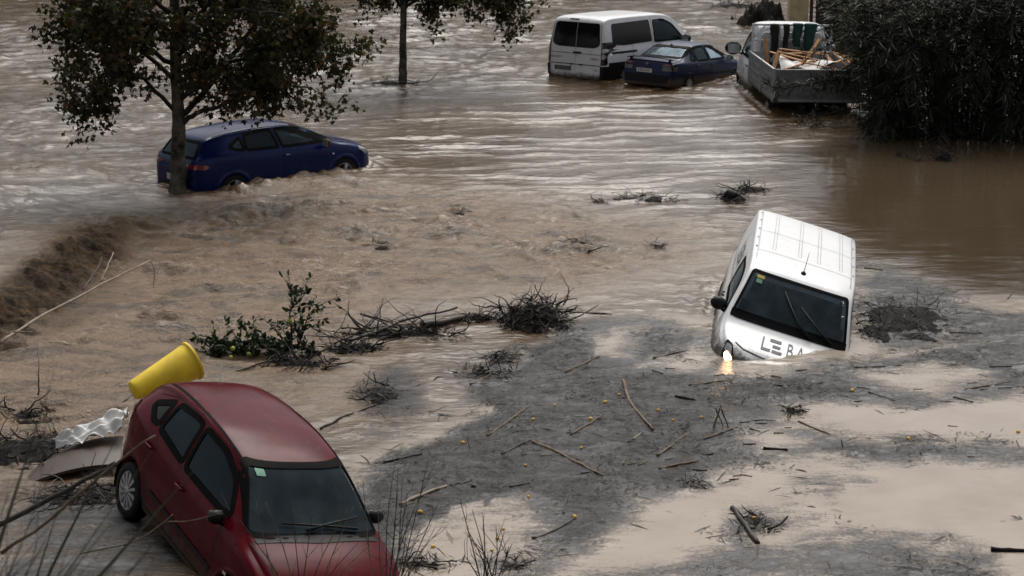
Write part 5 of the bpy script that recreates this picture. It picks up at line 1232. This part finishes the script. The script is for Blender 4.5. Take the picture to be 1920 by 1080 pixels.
S_([(846, 910), (883, 902)], 'short dark stick above the split pale cane', 'cane_dark', .012)
S_([(600, 804), (650, 782), (707, 760)], 'brown cane by the roof of the red car', 'cane_dark', .016)
S_([(955, 913), (994, 906)], 'short dark twig in the middle of the silt', 'cane_dark', .012)
S_([(1056, 964), (1062, 940), (1068, 920)], 'thin dark twig lying lengthways near the shore of the pale flat', 'cane_dark', .010)
S_([(1440, 1000), (1448, 992)], 'tiny dark chip beside the curved root', 'root', .010)
S_([(1620, 503), (1655, 507)], 'tan cane lying right of the white van roof', 'cane', .014)
S_([(1780, 626), (1842, 625)], 'thin dark twig right of the debris heap beside the van', 'cane_dark', .010)
S_([(1890, 560), (1901, 546)], 'small upright twig near the right edge', 'cane_dark', .010)
S_([(648, 650), (700, 632), (750, 615), (800, 600), (856, 585)], 'long bare branch stretching from the lemon branch to the root tangle', 'cane_dark', .026, zoff=.06)
S_([(789, 617), (830, 610), (872, 598)], 'thick dark log leading into the root tangle', 'cane_dark', .05, tip=.8, zoff=.03, cat='log', name='log')
S_([(677, 600), (705, 608), (737, 617)], 'dark stick crossing the long bare branch', 'cane_dark', .020, zoff=.07)
S_([(640, 625), (720, 622), (830, 604)], 'thin brown cane alongside the long bare branch', 'cane', .013, zoff=.03)
S_([(680, 645), (700, 632), (715, 612, .1)], 'short broken stub standing by the long bare branch', 'cane_dark', .016)
S_([(443, 700), (500, 686), (556, 675)], 'brown cane under the lemon branch', 'cane', .016, zoff=.02)
S_([(1043, 587), (1095, 588), (1147, 588)], 'straight dark cane right of the root tangle', 'cane_dark', .014)
S_([(1064, 600), (1095, 588, .06), (1122, 572, .12)], 'forked twig rising right of the root tangle', 'cane_dark', .012)
S_([(882, 722), (915, 705), (965, 680)], 'brown stick in the muddy tongue below the root tangle', 'cane', .014)
S_([(0, 642, .25), (60, 603, .3), (140, 560, .34), (215, 520, .36), (281, 489, .40)], 'long bleached cane leaning over the dark ledge at the left', 'cane_pale', .020, zoff=.1, name='cane_pole')
S_([(190, 527, .38), (200, 503, .5), (213, 474, .62)], 'pale side shoot on the long bleached cane', 'cane_pale', .013)
S_([(155, 545, .36), (175, 515, .45), (192, 482, .52)], 'dark side shoot on the long bleached cane', 'cane_dark', .012)
S_([(281, 489, .40), (289, 505, .3), (288, 540, .05)], 'drooping dark tip at the end of the long bleached cane', 'cane_dark', .009)
S_([(70, 818), (167, 787), (255, 747)], 'brown cane lying behind the red car below the yellow bin', 'cane_dark', .018)
S_([(100, 805), (112, 822), (128, 838)], 'pale stub among the dark heap at the left edge', 'cane', .016)
S_([(72, 740, .5), (73, 700, .75), (70, 640, 1.0)], 'dark bare twig standing upright at the left edge', 'cane_dark', .010)
S_([(25, 622, .7), (60, 622, .7)], 'pale broken twig near the foot of the long bleached cane', 'cane_pale', .012)
rg0 = random.Random(77)
for i in range(46):      # short bits that nothing tells apart
    x, y = rg0.uniform(960, 1500), rg0.uniform(690, 900); L = rg0.uniform(10, 28); a = rg0.uniform(-.5, .5) + (1.2 if rg0.random() < .15 else 0)
    S_([(x, y), (x + L * math.cos(a), y - L * math.sin(a) * .5)], 'short dark bit of broken cane scattered in the grey silt', rg0.choice(['cane_dark', 'cane_dark', 'cane', 'root']), rg0.uniform(.006, .011), 'short cane bits scattered in the silt', seed=i)
for i in range(14):
    x, y = rg0.uniform(1560, 1900), rg0.uniform(650, 860); L = rg0.uniform(10, 28); a = rg0.uniform(-.4, .4)
    S_([(x, y), (x + L * math.cos(a), y - L * math.sin(a) * .5)], 'small dark twig adrift on the right side of the silt', 'cane_dark', rg0.uniform(.005, .009), 'small twigs on the right of the silt', seed=i, name='twig')

# fruit
def fruit(px, py, label, group=None, r=.026, mat='lemon', seed=0):
    p = at(px, py); rg = random.Random(seed + int(px)); r *= rg.uniform(.9, 1.15)
    o = MB().lathe([(0, -1.2 * r), (.4 * r, -1.02 * r), (.8 * r, -.6 * r), (r, 0), (.8 * r, .6 * r), (.4 * r, 1.02 * r), (.15 * r, 1.22 * r), (0, 1.25 * r)], 12, 'x').build('lemon', M[mat], None)
    o.location = (p.x, p.y, water_z(p.x, p.y) + r * .30); o.rotation_euler = (0, rg.uniform(-.3, .3), rg.uniform(0, 6)); return tag(o, label, 'fruit', group)
for x, y, l in [(1107, 788, 'yellow lemon beside the short tan cane in the silt'), (1077, 970, 'largest yellow lemon on the shore of the pale mudflat'), (1414, 975, 'yellow lemon on the black mud patch in the pale flat'), (1598, 734, 'yellow lemon between the van and the right-hand silt'),
                (1703, 824, 'yellow lemon in the silt band above the pale mudflat'), (1909, 811, 'yellow lemon at the far right edge'), (868, 833, 'yellow lemon nearest the pale pool by the red car roof'), (812, 1026, 'yellow lemon in the small pale pool near the bottom'), (788, 963, 'yellow lemon next to the dry shrub right of the red car'), (1135, 759, 'yellow lemon above the bent brown cane')]:
    fruit(x, y, l)
for x, y in [(1000, 787), (985, 874), (944, 993), (933, 1011), (922, 1033), (1234, 770), (1315, 784), (1262, 789), (991, 933), (1160, 742), (1090, 842), (1040, 760)]:
    fruit(x, y, 'small yellow lemon half sunk in the grey silt', 'lemons half sunk in the silt', .019)
fruit(888, 914, 'brown rotting fruit in the small pale pool', None, .03, 'board')

# yellow bin behind the red car
def bin_():
    a, c = atY(249, 733, 22.8), atY(363, 675, 23.25); ax = (c - a); L = ax.length
    T = empty('plastic_bin', a, ax.to_track_quat('Z', 'Y').to_euler()); tag(T, 'yellow tapered plastic bin tipped over behind the red car', 'bin')
    r0, r1 = .122, .238; pr = [(0, 0), (r0 * .9, 0), (r0, .012)] + [(r0 + (r1 - r0) * t, L * t) for t in np.linspace(.06, .985, 10)] + [(r1 + .008, L * .985), (r1 + .010, L), (r1 - .004, L)]
    MB().lathe(pr, 44, 'z').build('shell', M['yellow'], T)
    MB().lathe([(r1 - .004, L), (r1 - .012, L * .97), (r0 * .95, .03), (0, .03)], 44, 'z').build('lining', M['yellow_shaded'], T)
    MB().lathe([(r1 + .004, L * .955), (r1 + .012, L * .965), (r1 + .012, L * .985), (r1 + .004, L * .99)], 44, 'z').build('rim', M['yellow'], T)
bin_()

# heaps and mats
def heap(px, py, rx, ry, h, label, seed, roots=14, L=.45, straw=160, mat='mat', name='debris_heap', rr=.012, up=.2, smat='f_bank', rot=0.0, z=None, curl=.5):
    p = at(px, py); T = mound(name, label, 'debris', (p.x, p.y, water_z(p.x, p.y) if z is None else z), rx, ry, h if mat == 'mound' else h * .5, M[mat], seed, rot)
    tangle(T, roots, rx, ry, h, seed + 1, 'root', rr, L, 'root', up, curl); scraps(T, straw, rx, ry, h, seed + 2, smat); return T
M['f_straw'] = foliage('rotten_straw', (.010, .009, .008), (.020, .017, .014), (.075, .058, .042), .1, .6)
heap(1000, 605, .55, .55, .42, 'black root tangle sticking out of the water', 101, 90, .55, 700, up=.45, rr=.013, smat='f_straw')
heap(740, 628, 1.05, .28, .14, 'drift of tangled brushwood linking the lemon branch and the root tangle', 130, 60, .8, 420, smat='f_straw', up=.25, rr=.014, curl=.28)
heap(660, 655, .45, .22, .12, 'dense black brushwood where the long bare branch meets the lemon branch', 131, 36, .6, 300, smat='f_straw', up=.3, curl=.35)
heap(895, 597, .32, .22, .16, 'small black root clump left of the root tangle', 103, 12, .4, 120, smat='f_straw')
heap(1700, 600, .75, 1.15, .16, 'flat dark mud and straw heap right of the white van', 105, 18, .7, 420, smat='f_straw', rr=.010)
heap(1640, 625, .30, .5, .14, 'lumpy dark mud clod touching the white van', 106, 6, .4, 140, smat='f_straw')
heap(1375, 374, .30, .40, .20, 'black tangle of wreckage floating behind the white van', 107, 26, .45, 120, up=.3, smat='f_straw')
heap(1408, 357, .32, .35, .12, 'thin black branch tangle trailing right of floating wreckage', 108, 18, .5, 60, up=.3, smat='f_straw')
heap(1082, 474, .28, .42, .12, 'clump of dark drowned grass in midstream', 109, 12, .45, 300, smat='f_straw', rot=.4)
heap(1768, 299, .22, .3, .26, 'dark root ball floating in front of the thicket', 110, 26, .40, 120, up=.5, smat='f_straw')
heap(708, 741, .26, .38, .05, 'dark wet mud scrap in the tan shallows right of the red roof', 111, 7, .4, 160, smat='f_straw')
heap(905, 700, .42, .3, .05, 'dark muddy straw tongue below the root tangle', 112, 10, .5, 220, smat='f_straw')
heap(940, 672, .22, .28, .06, 'small muddy straw scrap close under the root tangle', 113, 7, .4, 120, smat='f_straw')
heap(1418, 985, .24, .28, .03, 'black mud patch lying on the pale flat', 114, 5, .25, 160, smat='f_straw')
heap(1300, 908, .12, .16, .03, 'small grey scum patch on the pale flat', 115, 3, .2, 70, smat='f_straw')
heap(1488, 772, .16, .14, .06, 'small black weed tuft above the pale pool', 116, 6, .3, 90, smat='f_straw')
heap(45, 848, .62, .55, .16, 'dark twig heap at the left edge below the ledge', 117, 44, .5, 260, smat='f_straw')
heap(50, 775, .4, .35, .10, 'brown straw heap at the left edge above the twig heap', 118, 16, .6, 200, smat='f_straw')
heap(560, 690, .50, .34, .12, 'black twig pile under the lemon branch', 119, 40, .45, 240, smat='f_straw', up=.3)
heap(165, 930, .7, .4, .06, 'wet black straw lying in front of the hubcap wheel', 120, 22, .6, 320, smat='f_straw')
heap(800, 1058, .35, .16, .05, 'dark straw scrap near the bottom beside the red bonnet', 121, 8, .4, 160, smat='f_straw')
heap(965, 1062, .16, .12, .05, 'black weed clod at the foot of the small shrub', 122, 4, .3, 90, smat='f_straw')
heap(735, 157, .7, .35, .09, 'dark driftwood caught at the foot of the slender tree', 123, 20, .9, 140, smat='f_straw')
heap(1430, 44, .95, 1.3, .62, 'dark soil mound far behind the saloon', 124, 10, .5, 200, 'mound', smat='f_straw', up=.4, z=0)
heap(1380, 12, 1.0, 1.0, .10, 'low brushwood pile at the top edge behind the soil mound', 125, 34, 1.5, 160, smat='f_straw', up=.5, z=0)
DL = ['leftmost black scrap in the line of drift leading to the floating wreckage', 'second black scrap from the left in the drift line', 'third black scrap from the left in the drift line', 'black scrap with a raised twig in the drift line', 'black scrap nearest the floating wreckage in the drift line', 'dark scrap on the crest of the brown boil in midstream',
      'dark scrap left of the midstream boil', 'small scrap just left of the white van roof', 'small scrap against the side of the blue hatchback', 'left scrap of two before the floating root ball', 'right scrap of two before the floating root ball']
for i, (x, y, s) in enumerate([(1125, 379, .14), (1165, 376, .16), (1190, 374, .20), (1218, 371, .26), (1262, 373, .18), (860, 398, .2), (710, 465, .25), (1230, 467, .12), (440, 300, .12), (1690, 292, .15), (1720, 300, .12)]):
    heap(x, y, s, s * 1.1, .016, DL[i], 140 + i, 5, .40, 60, rr=.008, smat='f_straw', name='drift_scrap')['group'] = 'drift scraps in the current'
p = at(1378, 376)
bk = MB(); bk.lathe([(.10, 0), (.13, .02), (.15, .22), (.155, .24), (.14, .24), (.12, .03), (0, .03)], 18, 'z'); o = bk.build('bucket', M['black_plastic'], None); o.location = (p.x, p.y - .05, .06); o.rotation_euler = (-1.3, .5, .9); o.scale = (.75, .75, .75); tag(o, 'black plastic bucket in the wreckage behind the white van', 'bucket')

# lemon branch
p = at(500, 665)
leafy_bough('lemon_branch', 'uprooted leafy lemon branch with green lemons above the red car', 'branch', (p.x, p.y, .0), [(.75, -.1, .05), (.35, .0, .13), (-.05, .05, .17), (-.45, .05, .15), (-.80, -.05, .08)], 95, 61, 'f_citrus', (OVAL_T, LANCE_F), (.05, .10), 17, 'twig', [(-.42, -.25, .16, .034), (-.44, -.32, .06, .030), (.33, -.05, .48, .036), (-.20, -.3, .10, .028)], .028, .8)
leafy_bough('lemon_branch', 'upright leafy lemon shoot rising from the uprooted branch', 'branch', (p.x + .33, p.y, .08), [(0, 0, 0), (.02, .0, .25), (.0, .02, .5), (.10, .0, .76)], 16, 62, 'f_citrus', (OVAL_T, LANCE_F), (.06, .12), 11, 'twig', (), .018, .6)
leafy_bough('lemon_branch', 'thin lemon shoot curving right of the upright shoot', 'branch', (p.x + .42, p.y - .05, .10), [(0, 0, 0), (.10, .0, .25), (.16, .02, .45), (.30, .0, .62)], 12, 63, 'f_citrus', (OVAL_T, LANCE_F), (.05, .11), 8, 'twig', (), .014, .5)

# board and plastic sheet behind the rear wheel of the red car
def curved_board():
    T = at(142, 882); o = MB(); n, m = 16, 8; th = .035
    V = []
    for side in (0, 1):
        for j in range(m):
            for i in range(n):
                u, v = i / (n - 1) * 2 - 1, j / (m - 1) * 2 - 1
                V.append((u * .48 * (1 - .12 * v), v * .40 + .10 * u, .17 + .03 * v - .07 * u * u - .04 * v * v + .10 * u - side * th))
    Fc = [(j * n + i, j * n + i + 1, (j + 1) * n + i + 1, (j + 1) * n + i) for j in range(m - 1) for i in range(n - 1)]; k = n * m
    Fc += [tuple(k + q for q in reversed(f)) for f in Fc]
    rim = [i for i in range(n)] + [j * n + n - 1 for j in range(1, m)] + [(m - 1) * n + i for i in range(n - 2, -1, -1)] + [j * n for j in range(m - 2, 0, -1)]
    Fc += [(rim[i], rim[(i + 1) % len(rim)], k + rim[(i + 1) % len(rim)], k + rim[i]) for i in range(len(rim))]
    b = o.add(V, Fc).build('curved_board', M['board'], None); b.location = (T.x, T.y + .15, .0); tag(b, 'brown curved sheet panel wedged behind the rear wheel of the red car', 'panel'); autosmooth(b, 50)
curved_board()
def tarp():
    c = at(165, 868); n = 46; xs = np.linspace(-1, 1, n); X, Y = np.meshgrid(xs, xs)
    Z = .36 + .10 * X + .12 * np.abs(fbm(X * 1.0 - Y * 1.0, Y * 1.6 + X, 2, 200, .5)) - .12 * np.abs(Y) + .012 * fbm(X * 4, Y * 5, 2, 210)
    w_ = .18 + .82 * sstep(-1.1, .2, X); V = np.stack([X * .38, Y * .26 * w_ + .12 * X, Z], -1).reshape(-1, 3)
    idx = np.arange(n * n).reshape(n, n); Fc = np.stack([idx[:-1, :-1], idx[:-1, 1:], idx[1:, 1:], idx[1:, :-1]], -1).reshape(-1, 4)
    o = link(bpy.data.objects.new('plastic_sheet', array_mesh('plastic_sheet', V, Fc, M['tarp'], True))); o.location = (c.x, c.y + .25, 0); sm = o.modifiers.new('thickness', 'SOLIDIFY'); sm.thickness = .006
    tag(o, 'crumpled white plastic sheet on the brown panel behind the red car', 'sheet')
tarp()

# load of the truck
TM = Matrix.LocRotScale(TRUCK.location, TRUCK.rotation_euler, TRUCK.scale)
def load(name, mb, mat, label, cat, group=None, smooth=False):
    o = mb.build(name, mat, None, smooth); o.matrix_world = TM; c = sum((Vector(v) for v in mb.v), Vector()) / len(mb.v)
    for v in o.data.vertices: v.co -= c
    o.location = TM @ c; return tag(o, label, cat, group)
def bar(a, b, w_, h_):
    a, b = Vector(a), Vector(b); d = b - a; q = d.to_track_quat('X', 'Z').to_matrix(); return MB().box((a + b) / 2, (d.length, w_, h_), q)
rg1 = random.Random(9)
for i, (a, b) in enumerate([((-1.7, .75, 1.80), (-1.75, -.25, 1.62)), ((-1.6, .72, 1.82), (-1.9, .92, 1.35)), ((-1.5, .05, 1.70), (-1.9, .35, 1.30)), ((-1.4, .68, 1.84), (-1.5, -.4, 1.72)), ((-1.9, -.3, 1.60), (-1.2, -.2, 1.30)), ((-1.6, -.75, 1.72), (-1.8, -1.05, 1.45)),
                            ((-1.5, -.62, 1.74), (-1.7, -.95, 1.38)), ((-1.4, -.55, 1.78), (-1.5, -1.0, 1.66)), ((-1.7, .6, 1.5), (-1.2, .85, 1.2)), ((-1.3, -.45, 1.70), (-1.9, -.70, 1.32)), ((-.9, .8, 1.7), (-1.3, .1, 1.55)), ((-.6, .5, 1.62), (-1.0, -.6, 1.72)), ((-2.2, .7, 1.48), (-2.0, .0, 1.66)), ((-2.1, .2, 1.62), (-2.3, -.5, 1.50)), ((-.4, .75, 1.3), (-.3, .80, 1.95)), ((-2.0, -.2, 1.50), (-1.8, -.9, 1.72)), ((-.5, -.2, 1.55), (-.3, -.5, 1.95))]):
    load('timber_plank', bar(a, b, .10, .025), M['plank'], 'splintered pine plank piled in the truck bed', 'plank', 'splintered planks in the truck bed')
sh = MB(); n = 18
for j in range(n):
    for i in range(n):
        u, v = i / (n - 1), j / (n - 1); sh.v.append((-2.2 + 1.5 * u, .75 - 1.4 * v, 1.34 + .22 * math.sin(3 * u + 2 * v) + .10 * math.sin(9 * v + 4 * u) + .16 * u))
sh.f = [(j * n + i, j * n + i + 1, (j + 1) * n + i + 1, (j + 1) * n + i) for j in range(n - 1) for i in range(n - 1)]
load('foam_sheet', sh, M['tarp'], 'rumpled white sheet under the planks in the truck bed', 'sheet', None, True)
def hank(y, z, mat, label, wd, ln, seed):
    rg = random.Random(seed); n, m = 12, 16; mb = MB()
    for j in range(m):
        v = j / (m - 1)
        for i in range(n):
            a = 2 * math.pi * i / n; r = wd * (.7 + .35 * math.sin(3 * a + 6 * v + seed) * .5 + .25 * rg.random()) * (1 - .35 * v)
            mb.v.append((.42 + .10 * math.sin(a) * (1 + .2 * rg.random()), y + r * math.cos(a), z - ln * v))
    mb.f = [(j * n + i, j * n + (i + 1) % n, (j + 1) * n + (i + 1) % n, (j + 1) * n + i) for j in range(m - 1) for i in range(n)] + [tuple(range(n))]
    return load('netting_bundle' if mat == 'netting' else 'cloth_bundle', mb, M[mat], label, 'bundle', None, True)
hank(.45, 2.20, 'dark_cloth', 'black cloth hung over the headboard, leftmost bundle', .13, .80, 1); hank(.17, 2.20, 'dark_cloth', 'black cloth bundle hung next to the green netting', .09, .60, 2)
hank(-.10, 2.22, 'netting', 'green netting bundle hung over the headboard, left of two', .15, .55, 3); hank(-.40, 2.22, 'netting', 'green netting bundle hung over the headboard, right of two', .19, .70, 4)

bp = TM @ Vector((-.2, .1, 1.3)); hb = mound('debris_heap', 'dark rubbish heap in the truck bed against the headboard', 'debris', bp, .75, .45, .35, M['mat'], 160); tangle(hb, 22, .7, .4, .35, 161, 'root', .014, .6, 'root', .4, .4)
# crumbs of straw and bark strewn over the silt: too many and too small to count
def litter():
    rs = np.random.RandomState(3); n = 60000
    c = [at(640, 1080), at(1960, 1080), at(1960, 560), at(640, 560)]
    x = rs.uniform(-2.2, 9.5, n); y = rs.uniform(18.0, 31.0, n)
    h, a = surface(x[None], y[None]); s = a['silt'][0]; clump = fbm(x * 1.1, y * 1.1, 3, 300)
    k = (np.minimum(s, 1.7) + 2.2 * clump + rs.uniform(-1.0, .3, n)) > 1.0; x, y, z = x[k], y[k], h[0][k]; n = len(x)
    L = rs.uniform(.012, .060, n) * np.where(rs.uniform(size=n) < .08, 2.2, 1); A = np.stack([rs.normal(size=n), rs.normal(size=n), rs.normal(size=n) * .18], -1)
    tm = [(.07, 0, 0), (.08, 1, .02), (-.06, 1, .03), (-.08, 0, 0), (0, .5, .14)]; fs = [(0, 1, 4), (1, 2, 4), (2, 3, 4), (3, 0, 4)]
    o = link(bpy.data.objects.new('floating_litter', leaf_mesh('floating_litter', np.stack([x, y, z + .002], -1), A, np.tile([0, 0, 1.], (n, 1)), L, tm, fs, rs.uniform(0, 1, n), M['f_straw'])))
    # longer loose straws, still beyond counting
    m = rs.uniform(size=n) < .16; k2 = m.sum(); A2 = np.stack([rs.normal(size=k2), rs.normal(size=k2), rs.normal(size=k2) * .06], -1)
    tm2 = [(.018, 0, 0), (.02, 1, .0), (-.016, 1, .0), (-.018, 0, 0), (0, .5, .035)]
    o2 = link(bpy.data.objects.new('floating_straw', leaf_mesh('floating_straw', np.stack([x, y, z + .006], -1)[m] + rs.normal(size=(k2, 3)) * [.15, .15, 0], A2, np.tile([0, 0, 1.], (k2, 1)), rs.uniform(.08, .32, k2), tm2, fs, rs.uniform(0, 1, k2), M['f_straw'])))
    tag(o2, 'loose thin straws scattered over the silt', 'straw', None, 'stuff')
    tag(o, 'dark crumbs of straw and bark strewn over the silt', 'litter', None, 'stuff'); print('litter', n)
litter()

# ------------------------------------------------------------------ plants on the near bank, in front of everything
def dry_shrub(label, base, tips, seed, Y, mat='dry', r=.007, fork=3):
    rg = random.Random(seed); b = atY(base[0], base[1], Y); T = empty('dry_shrub', b); tag(T, label, 'shrub')
    for i, tp in enumerate(tips):
        e = atY(tp[0], tp[1], Y + rg.uniform(-.5, .5)) - b; s0 = Vector((rg.uniform(-.06, .06), rg.uniform(-.06, .06), 0)); md = s0.lerp(e, .5) + Vector((rg.uniform(-.05, .05), 0, .05)); sp = spline([s0, md, e], 6); n = len(sp)
        st = MB().tube(sp, [r * (1 - .75 * k / n) for k in range(n)], 5).build('stalk', M[mat if i % 3 else 'dry_pale'], T)
        for f in range(fork):
            k = rg.randint(3, n - 3); d = ((sp[k + 1] - sp[k]).normalized() + rvec(rg) * .7).normalized(); L = rg.uniform(.1, .28)
            MB().tube([sp[k], sp[k] + d * L * .5 + rvec(rg) * .015, sp[k] + d * L + Vector((0, 0, .03))], [r * .45, r * .35, r * .15], 4).build('twig', M[mat], st)
    return T
rg2 = random.Random(4)
dry_shrub('dry branching shrub in front of the red car bonnet', (560, 1190), [(rg2.uniform(430, 720), rg2.uniform(930, 1040)) for _ in range(10)], 71, 15.6, fork=3)
dry_shrub('tall pale dry shrub between the red car and the silt', (720, 1170), [(rg2.uniform(650, 840), rg2.uniform(850, 1010)) for _ in range(14)], 72, 15.8, fork=4)
dry_shrub('dark bare shrub fanning up at the bottom centre', (915, 1150), [(862, 935), (875, 990), (905, 960), (930, 985), (945, 1000), (895, 1010), (960, 1020), (870, 1040), (925, 1030), (885, 955)], 73, 15.6, 'twig', .009, 3)
S_([(0, 1037), (100, 969), (200, 882), (289, 815)], 'long tan branch crossing the lower left corner before the red car', 'cane', .014, Y=13.2, name='foreground_branch', cat='branch', tip=.4)
S_([(-20, 992), (93, 935), (185, 887), (215, 868)], 'thick dark branch in the lower left corner below the long tan one', 'cane_dark', .022, Y=13.4, name='foreground_branch', cat='branch', tip=.5)
S_([(150, 1037), (241, 1019), (300, 985), (323, 964)], 'thin forked twig reaching towards the red car door from below', 'cane', .007, Y=14.6, name='foreground_branch', cat='branch', tip=.5)
S_([(312, 978), (360, 976), (417, 962)], 'side fork of the thin twig across the red car door', 'cane', .005, Y=14.6, name='foreground_branch', cat='branch', tip=.5)
def bank_grass():
    rs = np.random.RandomState(8); st = MB(); rg = random.Random(8); P = []; A = []; L = []
    for i in range(200):
        Y = rg.uniform(6.0, 8.6); b = atY(rg.uniform(-520, 10), 1080, Y); b.z = bank_z(Y); d = Vector((rg.uniform(-.2, .75), rg.uniform(-.2, .4), rg.uniform(.55, 1)))
        P.append(b[:]); A.append(d[:]); L.append(rg.uniform(.85, 1.3) * (1.0 if rg.random() < .75 else 1.4))
    n = len(P); tm = [(-.006, 0, 0), (.006, 0, 0), (.005, .5, .03), (-.005, .5, .03), (0, 1, -.06)]; fs = [(0, 1, 2), (0, 2, 3), (3, 2, 4)]
    o = link(bpy.data.objects.new('bank_grass', leaf_mesh('bank_grass', np.array(P), np.array(A), rs.normal(size=(n, 3)), np.array(L), tm, fs, rs.uniform(0, 1, n), M['f_bank']))); tag(o, 'blurred tall grass on the near bank in the lower left corner', 'grass', None, 'stuff')
bank_grass()
